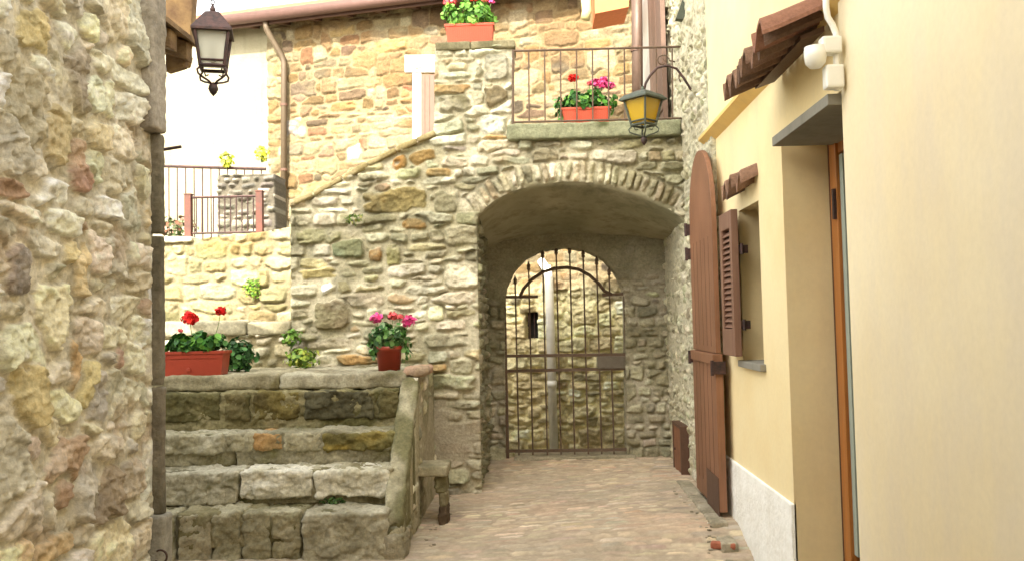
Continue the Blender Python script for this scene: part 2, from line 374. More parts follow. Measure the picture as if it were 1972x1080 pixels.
def rock_block(x0, x1, y0, y1, z0, z1, seed, col, col2, res=.016, rr=.035, amp=.014, moss=None):
    """one rough hewn block: cube surface with rounded corners and noise; returns V,Q,C"""
    L = (x1-x0, y1-y0, z1-z0); c0 = np.array([(x0+x1)/2, (y0+y1)/2, (z0+z1)/2]); h = np.array(L)/2
    Vs = []; Qs = []; off = 0
    for ax in range(3):
        a, b = [i for i in range(3) if i != ax]
        na = max(2, int(L[a]/res)); nb = max(2, int(L[b]/res))
        A, B = np.meshgrid(np.linspace(-h[a], h[a], na+1), np.linspace(-h[b], h[b], nb+1))
        for s in (-1, 1):
            P = np.zeros(A.shape+(3,)); P[..., a] = A; P[..., b] = B; P[..., ax] = s*h[ax]
            idx = np.arange(A.size).reshape(A.shape)+off; off += A.size
            q = np.stack([idx[:-1, :-1], idx[:-1, 1:], idx[1:, 1:], idx[1:, :-1]], -1).reshape(-1, 4)
            flip = (s < 0) != (ax == 1)
            Qs.append(q[:, ::-1] if flip else q); Vs.append(P.reshape(-1, 3))
    P = np.concatenate(Vs); Q = np.concatenate(Qs)
    r = min(rr, h.min()*.8); inner = np.clip(P, -(h-r), h-r); d = P-inner; n = np.linalg.norm(d, axis=1, keepdims=True)
    nd = d/np.maximum(n, 1e-6); P = inner+nd*r
    G = P+c0
    nz = fbm(G[:, 0]*5, G[:, 1]*5, seed, 4, G[:, 2]*6)*1.5+.7*fbm(G[:, 0]*16, G[:, 1]*16, seed+9, 4, G[:, 2]*20)
    t_ = G[:, 0]+G[:, 1]*.9; fc = facet(t_*11, G[:, 2]*15+G[:, 1]*4, seed)+.5*facet(t_*30, G[:, 2]*34+G[:, 1]*9, seed+1)
    G = G+nd*(nz*amp+fc*min(.014, amp*.85))[:, None]
    f = fbm(G[:, 0]*4, G[:, 1]*4, seed+20, 4, G[:, 2]*4); g = fbm(G[:, 0]*20, G[:, 1]*20, seed+30, 3, G[:, 2]*20)
    k = sst(-.2, .4, f)[:, None]; C = (la(col)*(1-k)+la(col2)*k)*(1+.3*g[:, None])
    if moss:
        k = sst(.0, .35, fbm(G[:, 0]*3+5, G[:, 1]*3, seed+50, 5, G[:, 2]*5)+moss[1])[:, None]
        C = C*(1-k)+la(moss[0])*(1+.4*g[:, None])*k
    return G, Q, C
def rocks(name, blocks, mat, parent=None):
    V = []; Q = []; C = []; o = 0
    for b in blocks:
        v, q, c = b; V.append(v); Q.append(q+o); C.append(c); o += len(v)
    ob = np_mesh(name, np.concatenate(V), np.concatenate(Q), np.concatenate(C), mat, parent)
    bm = bmesh.new(); bm.from_mesh(ob.data); bmesh.ops.remove_doubles(bm, verts=bm.verts, dist=1e-4)
    bmesh.ops.recalc_face_normals(bm, faces=bm.faces); bm.to_mesh(ob.data); bm.free()
    ob.data.polygons.foreach_set('use_smooth', np.full(len(ob.data.polygons), True))
    return ob

# ================================================================= GROUND
def gh(X, Y):
    """ground height (world z): the yard falls gently towards the viewer and to the left"""
    D = [-8, 3, 6.4, 7.0, 8.9, 10.4, 12]
    l = np.interp(Y, D, [1.9, 1.85, 1.78, 1.75, 1.72, 1.62, 1.62]); r = np.interp(Y, D, [1.9, 1.85, 1.77, 1.61, 1.60, 1.62, 1.62])
    t = np.clip((np.asarray(X)+1.1)/2.55, 0, 1); t = t*t*(3-2*t)
    return EZ-(l*(1-t)+r*t)
def ground_patch(x0, x1, y0, y1, res, seed, name, **kw):
    U_, V_, H, C = rubble(x1-x0, y1-y0, res, seed=seed, **kw)
    X = U_+x0; Y = V_+y0; Z = gh(X, Y)+H
    ny, nx = U_.shape; idx = np.arange(ny*nx).reshape(ny, nx)
    q = np.stack([idx[:-1, :-1], idx[:-1, 1:], idx[1:, 1:], idx[1:, :-1]], -1).reshape(-1, 4)
    return np_mesh(name, np.stack([X, Y, Z], -1).reshape(-1, 3), q, C.reshape(-1, 3), PAVE)
pave_pal = [((190, 173, 149), 4), ((180, 162, 140), 3), ((195, 178, 151), 3), ((174, 157, 136), 2), ((189, 161, 139), 1.2), ((172, 160, 141), 1.6), ((204, 188, 163), 1.5), ((183, 172, 152), 1.4)]
g = ground_patch(-4.2, 1.52, 4.6, 10.62, .014, 11, 'ground', pal=pave_pal, mortar=(176, 160, 138), ch=(.062, .085), ln=(.18, .30), gap=.006,
                 relief=.003, chip=.0015, warp=.02, big=.02, rough=.0012, rake=.003, rnd=.012, tiltm=.02, p=5, tintvar=.09, mort_cover=.006,
                 stains=(((160, 148, 128), 1.3, .12, .5, 1), ((188, 162, 138), 1.2, .2, .4, 1)))
tag(g, kind='structure')
mb = MB(); mb.box(-30, 40, -25, 4.59, -.6, -.24)
far = mb.build('ground', mat_plaster('grey_dirt', (150, 136, 116), (136, 124, 104), (120, 110, 92)), None); tag(far, kind='structure')
mb = MB(); mb.box(-30, 40, 10.3, 60, -2.4, -1.9); lg = mb.build('ground', PAVE and CEM, None); tag(lg, kind='structure')
mb = MB(); mb.box(-30, 40, -60, 60, -3.2, -2.6); lg = mb.build('ground', CEM, None); tag(lg, kind='structure')
def pth(p, D): w = W(p[0], p[1], D); return (w.x, w.z)

# palettes (albedo)
P_MAIN = [((196, 191, 166), 5), ((178, 173, 147), 4), ((212, 206, 182), 3), ((158, 153, 127), 2.0), ((186, 180, 143), 1.6), ((224, 218, 197), 1.8), ((184, 150, 104), .3), ((170, 148, 118), .5), ((150, 150, 126), 1.2)]
P_HOUSE = [((186, 156, 106), 4), ((204, 182, 138), 4), ((170, 134, 84), 2.2), ((184, 148, 90), 2.5), ((152, 124, 96), 1.6), ((176, 126, 84), .4), ((216, 200, 166), 1.6), ((142, 122, 98), 1)]
P_TERR = [((142, 134, 102), 4), ((158, 149, 118), 3), ((128, 118, 86), 2.5), ((136, 127, 90), 2), ((112, 103, 74), 1.3), ((170, 163, 136), 1.3)]
P_LEFT = [((226, 219, 198), 5), ((234, 229, 211), 5), ((213, 205, 184), 4), ((228, 217, 184), 2.0), ((214, 192, 154), .6), ((196, 168, 148), .5), ((194, 188, 175), 1.6), ((240, 236, 224), 2.6), ((176, 150, 132), .3)]
P_RIGHT = [((190, 184, 154), 4), ((204, 198, 172), 3), ((172, 166, 136), 3), ((150, 146, 120), 1.2), ((214, 206, 180), 1)]
MOSS = (((116, 112, 78), 1.4, .02, .5, 1), ((98, 95, 72), 3.0, .16, .55, 1.2), ((196, 190, 170), 2.2, .25, .4, 1))

# ================================================================= ARCHWAY BUILDING (main wall, D 8.9)
DM = 8.9; DG = 10.4
AW = thing('archway_building', 'grey rubble stone archway block with barrel vaulted passage under a balcony', 'archway', (0, DM, 0))
x0 = W(560, 700, DM).x; zb = -.35
def mp(px, py, D=DM, o=0): w = W(px, py, D); return (w.x-x0, w.z-zb)
XR = 1.46
arch_px = [(918, 432), (922, 412), (950, 388), (985, 369), (1030, 356), (1085, 350), (1140, 352), (1190, 362), (1240, 379), (1285, 401), (1312, 419)]
arch = [mp(*p) for p in arch_px]; XJ = W(920, 600, DM).x           # jamb X
hole = [(XJ-x0-.0, -1)]+arch+[(XR-x0+.3, arch[-1][1]-.06), (XR-x0+.3, -1)]
region = [(-.0, -.1), mp(560, 392), mp(600, 373), mp(660, 343), mp(720, 313), mp(780, 285), mp(834, 259), mp(836, 240), mp(838, 92), mp(990, 88), mp(984, 262), mp(1340, 262), (XR-x0+.12, -.1)]
# voussoirs
extra = []; rg = np.random.RandomState(4)
acx, acz = W(1112, 610, DM).x-x0, 0
A = np.array(arch[1:]); 
def arc_pts(A, off, n):
    seg = np.hypot(*np.diff(A, axis=0).T); s = np.concatenate([[0], np.cumsum(seg)]); out = []
    for t in np.linspace(0, s[-1], n):
        i = min(len(seg)-1, np.searchsorted(s, t, 'right')-1); f = (t-s[i])/seg[i]; p = A[i]*(1-f)+A[i+1]*f
        i2 = max(0, i-1); i3 = min(len(A)-1, i+2); d = A[i3]-A[i2]; d = d/np.hypot(*d); nn = np.array([-d[1], d[0]]); out.append((p+nn*off, math.atan2(nn[1], nn[0])))
    return out
NV = 30
for k, (p, an) in enumerate(arc_pts(A, .115, NV)):
    c = random.choice([(176, 169, 142), (188, 181, 155), (166, 159, 133), (182, 173, 142), (196, 188, 164), (170, 152, 126)])
    extra.append((p[0], p[1], .122*rg.uniform(.8, 1.05), .038*rg.uniform(.75, 1.15), an+rg.normal()*.07, c, .06))
def ring(U_, V_):
    s = poly_sdf(U_, V_, hole); return (s > -.02) & (s < .235) & (V_ > A[0][1]-.0+np.abs(U_-A[5][0])*.03-.02)
# named stones read off the photo
def xs(px, py, w, h, col, an=0): c = mp(px, py); return (c[0], c[1], w/2*DM/F, h/2*DM/F, an, col, .03)
extra += [xs(795, 308, 92, 30, (172, 134, 76), .22), xs(760, 386, 130, 48, (158, 136, 88), .05), xs(670, 480, 66, 42, (108, 110, 86), .05), xs(722, 490, 26, 30, (166, 112, 54)),
          xs(798, 430, 50, 24, (172, 122, 66)), xs(888, 532, 70, 52, (196, 190, 166)), xs(860, 388, 50, 46, (150, 146, 118)), xs(700, 508, 0, 0, (190, 180, 140)) if False else xs(757, 492, 30, 44, (166, 158, 112)),
          xs(615, 455, 100, 32, (146, 142, 112)), xs(610, 525, 84, 24, (160, 150, 106)), xs(640, 605, 70, 60, (112, 100, 78)), xs(865, 735, 110, 34, (170, 164, 138)), xs(862, 655, 100, 28, (156, 152, 124)),
          xs(955, 190, 56, 50, (116, 108, 82)), xs(955, 130, 50, 56, (140, 138, 122)), xs(950, 240, 60, 38, (184, 180, 164)), xs(885, 200, 90, 36, (140, 134, 106)), xs(880, 130, 44, 16, (196, 178, 150)),
          xs(820, 560, 90, 20, (176, 170, 148)), xs(700, 560, 100, 22, (150, 140, 104)), xs(668, 555, 46, 30, (176, 166, 124))]
def cement(U_, V_, H, C):
    """cement render smeared over the foot of the wall beside the bench"""
    a = mp(800, 770); b = mp(935, 900)
    k = sst(.0, .25, .33-np.hypot((U_-(mp(850, 850)[0]))/1.5, (V_-mp(850, 850)[1])/1.5)*.9+.28*fbm(U_*3, V_*3, 5, 4))
    col = la((168, 158, 138))*(1+.15*fbm(U_*12, V_*12, 8, 4)[..., None])
    H = H*(1-k)+(.026+.006*fbm(U_*6, V_*6, 9, 4))*k
    return H, C*(1-k[..., None]*.85)+col*k[..., None]*.85
RESM = .0115
wall_mesh('wall', (x0, DM, zb), (1, 0, 0), (0, -1, 0), XR-x0+.12, mp(900, 80)[1]+.03, RESM, STONE, AW, region=region, holes=[hole], skirt=.32, post=cement,
          seed=21, pal=P_MAIN, mortar=(190, 183, 158), ch=(.04, .135), ln=(.12, .50), gap=.007, relief=.034, rnd=.011, stains=MOSS, extra=extra, ring=ring, big=.14, rake=.024, rough=.009, mort_cover=.006, warp=.045, tiltm=.2, tintvar=.16)
# terrace core behind the wall: solid fill up to the balcony floor, stair flight behind the parapet
zs = W(1100, 240, DM).z; zsb = W(1100, 270, DM).z
mb = MB(); mb.box(W(842, 300, DM).x, XJ-.22, DM+.22, DG+.3, -.3, zs-.07)
px0 = x0+.02
for k in range(7):
    xa = px0+k*.17+(.3); zz = mp(560, 392)[1]+zb-.35+k*.115
    mb.box(xa, xa+.17+.001*k, DM+.22, DG+.1, -.3, zz)
mb.build('core', CEM, AW)
mb = MB(); mb.box(XJ-.25, XR-.01, DM+.1, DG+.28, zs-.12, zs-.004); mb.build('terrace_floor', CEM, AW)
# balcony slab and stair coping
s0 = W(976, 240, DM-.1).x
def slab(name, x0_, x1_, y0_, y1_, z0_, z1_, seed, parent, c=(130, 130, 104), c2=(108, 108, 84), moss=None, amp=.006, rr=.015, res=.018):
    return rocks(name, [rock_block(x0_, x1_, y0_, y1_, z0_, z1_, seed, c, c2, res, rr, amp, moss)], STONE, parent)
slab('balcony_slab', s0, XR-.02, DM-.1, DM+.3, zsb, zs, 31, AW, (140, 142, 114), (114, 116, 90), ((92, 96, 62), -.15))
# coping stones along the stair parapet
cp = [(562, 384), (600, 368), (655, 338), (705, 311), (760, 283), (800, 266), (836, 250)]
blocks = []
for i in range(len(cp)-1):
    a = W(*cp[i], DM-.05); b = W(*cp[i+1], DM-.05); L = (b-a).length; an = math.atan2(b.z-a.z, b.x-a.x)
    v, q, c = rock_block(.004, L-.006, 0, .36, -.055, 0, 60+i, (170, 156, 116), (142, 128, 88), .016, .014, .005)
    ca, sa = math.cos(an), math.sin(an)
    v = np.stack([a.x+v[:, 0]*ca-v[:, 2]*sa, a.y+v[:, 1], a.z+v[:, 0]*sa+v[:, 2]*ca], 1); blocks.append((v, q, c))
rocks('coping', blocks, STONE, AW)
a = W(838, 98, DM-.03); b = W(992, 84, DM-.03)
rocks('pillar_cap', [rock_block(a.x, a.x+.36, DM-.04, DM+.36, a.z+.0, a.z+.085, 71, (120, 114, 88), (98, 92, 66), .016, .012, .005),
                     rock_block(a.x+.362, b.x, DM-.035, DM+.35, a.z+.005, a.z+.088, 72, (136, 128, 100), (104, 98, 72), .016, .012, .005)], STONE, AW)
# passage jamb (left side) and its short return
wall_mesh('jamb', (XJ, DM+.02, -.35), (0, 1, 0), (1, 0, 0), DG-DM, 3.1, .013, STONE, AW, skirt=.2,
          seed=23, pal=[((150, 146, 122), 4), ((134, 130, 106), 3), ((168, 162, 138), 2)], mortar=(144, 138, 116), stains=MOSS[:2], relief=.03, mort_cover=.02)
# vault: lofted from the front arch curve to a flatter curve at the gate wall
back_px = [(938, 500), (940, 478), (958, 470), (985, 463), (1020, 457), (1065, 452), (1100, 450), (1140, 450), (1175, 452), (1210, 454), (1279, 462)]
NA = 60; NB = 26
def resamp(pts, n):
    P = np.array(pts); s = np.concatenate([[0], np.cumsum(np.hypot(*np.diff(P, axis=0).T))]); t = np.linspace(0, s[-1], n)
    return np.stack([np.interp(t, s, P[:, 0]), np.interp(t, s, P[:, 1])], 1)
fa = resamp([(W(*p, DM).x, W(*p, DM).z) for p in arch_px[1:]]+[(XR+.08, W(1312, 419, DM).z-.14)], NA)
ba = resamp([(W(*p, DG).x, W(*p, DG).z) for p in back_px[1:]]+[(XR+.08, W(1279, 462, DG).z-.03)], NA)
T = np.linspace(0, 1, NB)[:, None, None]; ease = T**.8
PV = fa[None]*(1-ease)+ba[None]*ease
Pv = np.zeros((NB, NA, 3)); Pv[..., 0] = PV[..., 0]; Pv[..., 2] = PV[..., 1]; Pv[..., 1] = (DM+.005+(DG-DM)*T)[..., 0]
nz = fbm(Pv[..., 0]*3, Pv[..., 1]*3, 3, 4); Pv[..., 2] += .018*nz*np.minimum(1, T[..., 0]*6)
mb = MB(); vv = [tuple(p) for p in Pv.reshape(-1, 3)]; up = [(p[0], p[1], p[2]+.12) for p in vv]; n = NB*NA
fs = []
for i in range(NB-1):
    for j in range(NA-1):
        q = (i*NA+j, i*NA+j+1, (i+1)*NA+j+1, (i+1)*NA+j); fs.append(q); fs.append(tuple(k+n for k in q[::-1]))
for j in range(NA-1): fs.append((j, j+n, j+1+n, j+1))
mb.add(vv+up, fs); mb.build('vault', VAULTM, AW, smooth=True)
# gate wall
gx0 = XJ-.05; gzb = -.2
def gp(px, py): w = W(px, py, DG); return (w.x-gx0, w.z-gzb)
ghole = [gp(972, 900), gp(972, 575)]+[gp(*p) for p in [(976, 552), (990, 522), (1012, 498), (1045, 482), (1088, 476), (1130, 483), (1163, 500), (1186, 526), (1198, 552), (1203, 575), (1207, 900)]]
ghole[0] = (ghole[0][0], -.5); ghole[-1] = (ghole[-1][0], -.5)
def gpost(U_, V_, H, C):
    k = sst(gp(1200, 560)[1]-.25, gp(1200, 560)[1]+.1, V_+.12*fbm(U_*3, V_*3, 3, 3))*sst(1.25*1, .9, U_-gp(1190, 500)[0]+1.0)
    k2 = sst(gp(1200, 540)[1]-.1, gp(1200, 540)[1]+.15, V_+.15*fbm(U_*3, V_*3, 3, 3))*.75
    k = np.maximum(k2, k*.8); col = la((146, 140, 116))*(1+.25*fbm(U_*7, V_*7, 8, 4)[..., None])
    return H*(1-k)+(.02+.008*fbm(U_*5, V_*5, 9, 4))*k, C*(1-k[..., None])+col*k[..., None]
wall_mesh('gate_wall', (gx0, DG, gzb), (1, 0, 0), (0, -1, 0), XR-gx0+.06, 2.85, .013, STONE, AW, holes=[ghole], skirt=.3, post=gpost,
          seed=25, pal=[((178, 172, 150), 4), ((160, 154, 132), 3), ((194, 187, 166), 2)], mortar=(166, 159, 140), ch=(.06, .15), ln=(.12, .3), relief=.03, stains=MOSS[:2])

# ================================================================= LEFT TERRACE WALL (sunlit)
DT = 9.4
TW = thing('terrace_wall', 'sunlit yellowish rubble retaining wall behind the landing of the stairs', 'wall', (-3.5, DT, 0))
tx0 = -6.5
def tp(px, py): w = W(px, py, DT); return (w.x-tx0, w.z)
tw = x0+.25-tx0
wall_mesh('wall', (tx0, DT, 0), (1, 0, 0), (0, -1, 0), tw, 3.0, .0125, STONE, TW,
          region=[(0, .6), (0, tp(320, 466)[1]), tp(320, 466), tp(380, 462), tp(440, 452), tp(500, 448), tp(566, 436), (tw+.1, tp(566, 436)[1]), (tw+.1, .6)], skirt=.3,
          seed=33, pal=P_TERR, mortar=(134, 125, 98), ch=(.07, .2), ln=(.14, .42), relief=.024, rake=.012, gap=.010, mort_cover=.008, warp=.06, big=.2, tintvar=.18, stains=(((140, 118, 70), 2, .25, .5, 1), ((176, 166, 136), 2.4, .25, .45, 1)))
# ledge below it and riser wall
zl = W(440, 617, 8.88).z; zl2 = W(440, 645, 8.88).z; zland = W(600, 707, 8.9).z
rocks('ledge_slab', [rock_block(-4.4, -3.0, 8.86, 9.42, zl2, zl, 81, (164, 158, 134), (142, 134, 106), .02, .02, .008), rock_block(-2.995, x0+.0, 8.88, 9.42, zl2-.01, zl-.02, 82, (158, 151, 126), (138, 130, 102), .02, .02, .008)], STONE, TW)
wall_mesh('ledge_wall', (-4.4, 8.93, zland-.1), (1, 0, 0), (0, -1, 0), x0+4.4, zl2-zland+.1, .014, STONE, TW, skirt=.2,
          seed=35, pal=P_MAIN, mortar=(150, 140, 110), ch=(.08, .16), ln=(.15, .4), relief=.025, stains=MOSS)
mb = MB(); mb.box(-9, x0+.1, DT+.3, 16, 0, W(566, 440, DT).z-.12); tg = mb.build('upper_terrace', CREAM, None); tag(tg, kind='structure'); tg.name = 'ground'
mb = MB(); a = W(300, 468, DT-.03)
rocks('coping', [rock_block(-4.6, W(372, 460, DT).x, DT-.05, DT+.3, a.z, a.z+.06, 85, (226, 220, 200), (204, 196, 170), .02, .012, .005)], STONE, TW)

# ================================================================= STAIRCASE
ST = thing('stone_staircase', 'five worn rough stone steps with mossy risers leading up to a landing', 'stairs', (-2, 6.7, 0))
XS = -1.235; XL = -3.9; XC = -1.10
Z = [W(550, y, d).z for y, d in ((985, 6.7), (905, 7.0), (832, 7.32), (753, 7.62), (719, 7.77))]
Y = [6.7, 7.0, 7.32, 7.62, 7.77]; zf = -.18
def SX(px, k): return W(px, 850, Y[k]).x
mos = ((92, 88, 54), .0)
def step(k, z0, cuts, seed):
    bl = []
    for i, (pa, pb, c, c2, za, ms, fwd) in enumerate(cuts):
        xa = SX(pa, k) if pa else XL; xb = SX(pb, k) if pb else XS
        bl.append(rock_block(xa+.006, xb-.006, Y[k]-fwd, Y[k]+.42, z0+za, Z[k]+random.uniform(-.012, .004), seed+i, c, c2, .012, .022, .017, ms))
    bl.append(rock_block(XL, XS+.01, Y[k]+.05, Y[k]+.5, z0-.08, Z[k]-.018, seed+40, (140, 132, 108), (112, 106, 82), .03, .01, .006, ((96, 92, 62), -.1)))
    rocks('step', bl, STONE, ST)
pale = (218, 213, 194); palb = (190, 184, 160); gr = (172, 165, 138); dk = (128, 122, 90)
step(0, zf, [(None, 335, gr, dk, 0, mos, 0), (340, 492, (120, 112, 78), (150, 142, 112), .13, None, -.01), (496, 578, (96, 90, 60), gr, .15, None, -.01),
             (340, 405, (158, 150, 124), gr, 0, None, .0), (405, 462, (144, 138, 110), gr, .0, None, .006), (464, 520, (150, 144, 118), dk, .0, None, .0), (520, 578, (136, 130, 100), (160, 152, 126), -.01, ((112, 106, 70), -.1), .0), (580, 745, (176, 170, 148), (146, 140, 116), .0, ((206, 202, 186), -.35), .04)], 100)
step(1, Z[0]-.0, [(None, 458, (184, 178, 156), (136, 130, 104), .0, ((116, 110, 78), -.25), .02), (460, 604, pale, palb, .05, ((128, 122, 90), -.35), .03), (606, 752, pale, palb, .05, ((124, 118, 88), -.35), .03),
                  (455, 755, gr, (124, 116, 84), -.02, ((92, 100, 60), -.2), -.02)], 120)
step(2, Z[1]-.0, [(None, 432, (190, 184, 160), (156, 150, 124), .09, ((120, 114, 80), -.25), .02), (432, 488, gr, (124, 118, 90), .1, None, 0), (486, 546, (176, 140, 92), (150, 132, 94), .12, None, .004), (546, 620, gr, (130, 124, 96), .1, None, 0),
                  (620, 768, (124, 116, 72), (96, 88, 50), .1, ((150, 130, 64), -.3), .01), (None, 450, gr, dk, -.02, mos, -.02), (452, 765, (156, 150, 126), (124, 118, 92), -.02, ((112, 108, 72), -.15), -.015)], 140)
step(3, Z[2]-.0, [(None, 425, (104, 98, 62), (78, 74, 46), .07, ((140, 132, 94), -.3), 0), (430, 482, (110, 100, 66), (84, 80, 50), .08, None, 0), (486, 578, (120, 108, 62), (84, 74, 44), .08, ((150, 130, 70), -.3), 0),
                  (586, 720, (92, 88, 66), (72, 68, 48), .07, None, 0), (727, None, (104, 96, 62), (80, 76, 48), .07, None, 0), (None, None, (150, 142, 108), (124, 116, 80), -.02, mos, -.02)], 160)
# landing slab with nosing
rocks('landing_slab', [rock_block(XL, SX(540, 4), 7.74, 9.0, Z[3]+.005, Z[4], 180, (170, 162, 134), (140, 132, 104), .02, .025, .009, ((120, 112, 78), -.2)),
                       rock_block(SX(541, 4), XS+.03, 7.74, 9.0, Z[3]+.0, Z[4]-.004, 182, (178, 172, 148), (136, 128, 104), .02, .025, .011, ((110, 104, 74), -.15))], STONE, ST)
# cheek wall on the right of the stairs: cement-faced
def cheek():
    prof = [(6.71, zf-.1), (6.73, Z[0]+.0), (7.0, Z[1]+.006), (7.31, Z[2]+.008), (7.60, Z[3]+.02), (7.74, Z[4]-.01), (8.95, Z[4]-.02), (8.95, zf-.1)]
    mb = MB(); mb.prism([(XS, y, z) for y, z in prof], (XC-XS, 0, 0))
    bm_o = mb.build('cheek_wall', CEM, ST, bevel=.012); return bm_o
cb = []
v, q, c = rock_block(XS-.004, XC+.01, 6.70, 7.76, zf-.5, Z[0]+.012, 195, (172, 165, 138), (128, 122, 92), .012, .022, .014, ((112, 108, 76), .05))
v = v.copy(); v[:, 2] = np.where(v[:, 2] > Z[0]-.12, v[:, 2]+(Z[4]-Z[0])/1.05*(v[:, 1]-6.70)-.075, v[:, 2]); cb.append((v, q, c))
rocks('cheek_wall', cb, STONE, ST)
rocks('cheek_foot', [rock_block(XS-.05, XC+.03, 6.66, 7.05, zf-.1, Z[0]-.18, 190, (160, 152, 130), (128, 122, 98), .016, .03, .014)], STONE, ST)
rocks('cheek_top', [rock_block(XS+.0, XC+.09, 7.78, 8.2, Z[4]-.045, Z[4]+.03, 191, (190, 158, 134), (160, 140, 116), .016, .03, .014)], STONE, ST)
wall_mesh('side_wall', (XC, 6.8, -.3), (0, 1, 0), (1, 0, 0), 2.1, Z[4]-.06+.3, .014, STONE, ST,
          region=[(0, 0), (0, Z[0]+.15), (.3, Z[1]+.2), (.62, Z[2]+.25), (.95, Z[4]+.24), (2.1, Z[4]+.24), (2.1, 0)], skirt=.05,
          seed=37, pal=P_MAIN, mortar=(168, 160, 136), relief=.012, rake=.002, mort_cover=.12, rnd=.04, stains=MOSS[:1])

# bench
BN = thing('stone_bench', 'small stone slab bench on a carved bracket against the side of the stairs', 'bench', (-.95, 7.6, 0))
bz = W(830, 897, 7.6).z
rocks('seat', [rock_block(XC-.02, W(861, 900, 7.6).x, 7.58, 7.98, bz-.085, bz, 200, (168, 160, 134), (134, 128, 100), .012, .015, .006)], STONE, BN)
lx = W(850, 950, 7.62).x; gz = float(gh(lx, 7.7))
rocks('bracket', [rock_block(lx-.055, lx+.04, 7.62, 7.92, bz-.24, bz-.083, 201, (124, 118, 88), (96, 90, 62), .012, .03, .01), rock_block(lx-.03, lx+.045, 7.62, 7.86, bz-.36, bz-.22, 202, (134, 126, 98), (92, 84, 60), .012, .03, .01),
                  rock_block(lx-.035, lx+.05, 7.61, 7.84, gz-.03, bz-.34, 203, (110, 92, 72), (84, 70, 54), .012, .035, .01)], STONE, BN)

# ================================================================= LEFT NEAR HOUSE
LH = thing('stone_house', 'near rubble stone house filling the left side with rough pale stones', 'house', (-1.9, 3, -.2))
XLW = -1.9; XF = XLW+.05; yl = WX(291, 540, XLW).y; yc = WX(319, 540, XF).y
ext = []
def lx_(px, py, w, h, col, an=0):
    p = WX(px, py, XLW); q = WX(px+w, py, XLW); v = WX(px, py+h, XLW)
    return (p.y-1.6, p.z+.3, abs(q.y-p.y)/2, abs(v.z-p.z)/2, an, col, .03)
ext = [lx_(150, 320, 40, 110, (186, 156, 136), .1), lx_(148, 700, 26, 130, (206, 180, 136)), lx_(120, 930, 36, 120, (180, 150, 130)), lx_(165, 740, 40, 110, (216, 202, 158)), lx_(30, 520, 50, 110, (158, 152, 146)),
       lx_(105, 260, 60, 130, (206, 196, 152)), lx_(60, 60, 70, 100, (214, 200, 150)), lx_(100, 610, 60, 150, (214, 206, 178)), lx_(50, 200, 70, 200, (186, 178, 154)), lx_(20, 880, 60, 200, (206, 200, 182)),
       lx_(235, 700, 26, 70, (188, 160, 142)), lx_(50, 760, 60, 160, (204, 192, 150)), lx_(155, 520, 36, 120, (212, 194, 158)), lx_(200, 950, 50, 120, (172, 156, 134)), lx_(140, 150, 60, 140, (178, 170, 148))]
def lpost(U_, V_, H, C):                   # broken, ridged stone faces and smeared mortar
    rd = 1-np.abs(fbm(U_*9, V_*6, 91, 4))*2.2; rd2 = 1-np.abs(fbm(U_*24, V_*16, 92, 4))*2.2
    pit = sst(.38, .6, fbm(U_*15, V_*11, 93, 3))
    return H*sst(0, .12, (yl-1.6)-U_+.03)+(.008*np.clip(rd, -1, 1)-.014*pit+.014*facet(U_*11, V_*7, 96)+.009*facet(U_*30, V_*20, 97))*sst(0, .12, (yl-1.6)-U_+.03), C
wall_mesh('wall', (XLW, 1.6, -.3), (0, 1, 0), (1, 0, 0), yl-1.6+.02, 3.75, .0075, STONE, LH, skirt=.3,
          seed=41, pal=P_LEFT, mortar=(210, 202, 181), ch=(.09, .22), ln=(.10, .36), gap=.012, relief=.016, chip=.010, warp=.05, rough=.005, rake=.014, rnd=.009, tiltm=.14, mort_cover=.014, post=lpost, big=.25, p=5, bed=.0, extra=ext,
          stains=(((216, 206, 168), 2, .25, .35, 1), ((182, 152, 124), 3.5, .38, .4, 1), ((222, 216, 200), 2.4, .25, .45, 1)))
mb = MB(); mb.box(-7, XLW-.05, -6, yl-.02, -.4, EZ+2.2); mb.build('core', CEM, LH)
# dressed stone pilaster / door jamb
pj = []; zz = -.3; i = 0
for h in (1.02, .62, .74, .5):
    pj.append(rock_block(XLW-.3, XF, yl+.0, yc, zz, zz+h-.008, 220+i, (128, 120, 104), (106, 100, 84), .012, .008, .004)); zz += h; i += 1
rocks('door_jamb', pj, STONE, LH)
rocks('lintel', [rock_block(XLW-.3, XF+.012, yl-.10, yc, zz, zz+1.0, 230, (172, 164, 152), (156, 148, 134), .012, .015, .005)], STONE, LH)
a = WX(308, 1040, XLW+.08)
rocks('base_stone', [rock_block(XLW-.1, XF+.02, yl-.03, yc+.03, -.3, a.z+.1, 231, (160, 156, 144), (146, 142, 130), .012, .015, .003)], STONE, LH)
mb = MB(); c = WX(309, 1071, XLW+.12); mb.tube([(c.x+.03*math.sin(t), c.y, c.z+.03*math.cos(t)) for t in np.linspace(-.6, PI*1.3, 16)], .005, 6)
o = mb.build('iron_ring', DIRON, None, True); tag(o, 'tiny black iron ring on the grey base stone at the bottom left corner', 'ring')
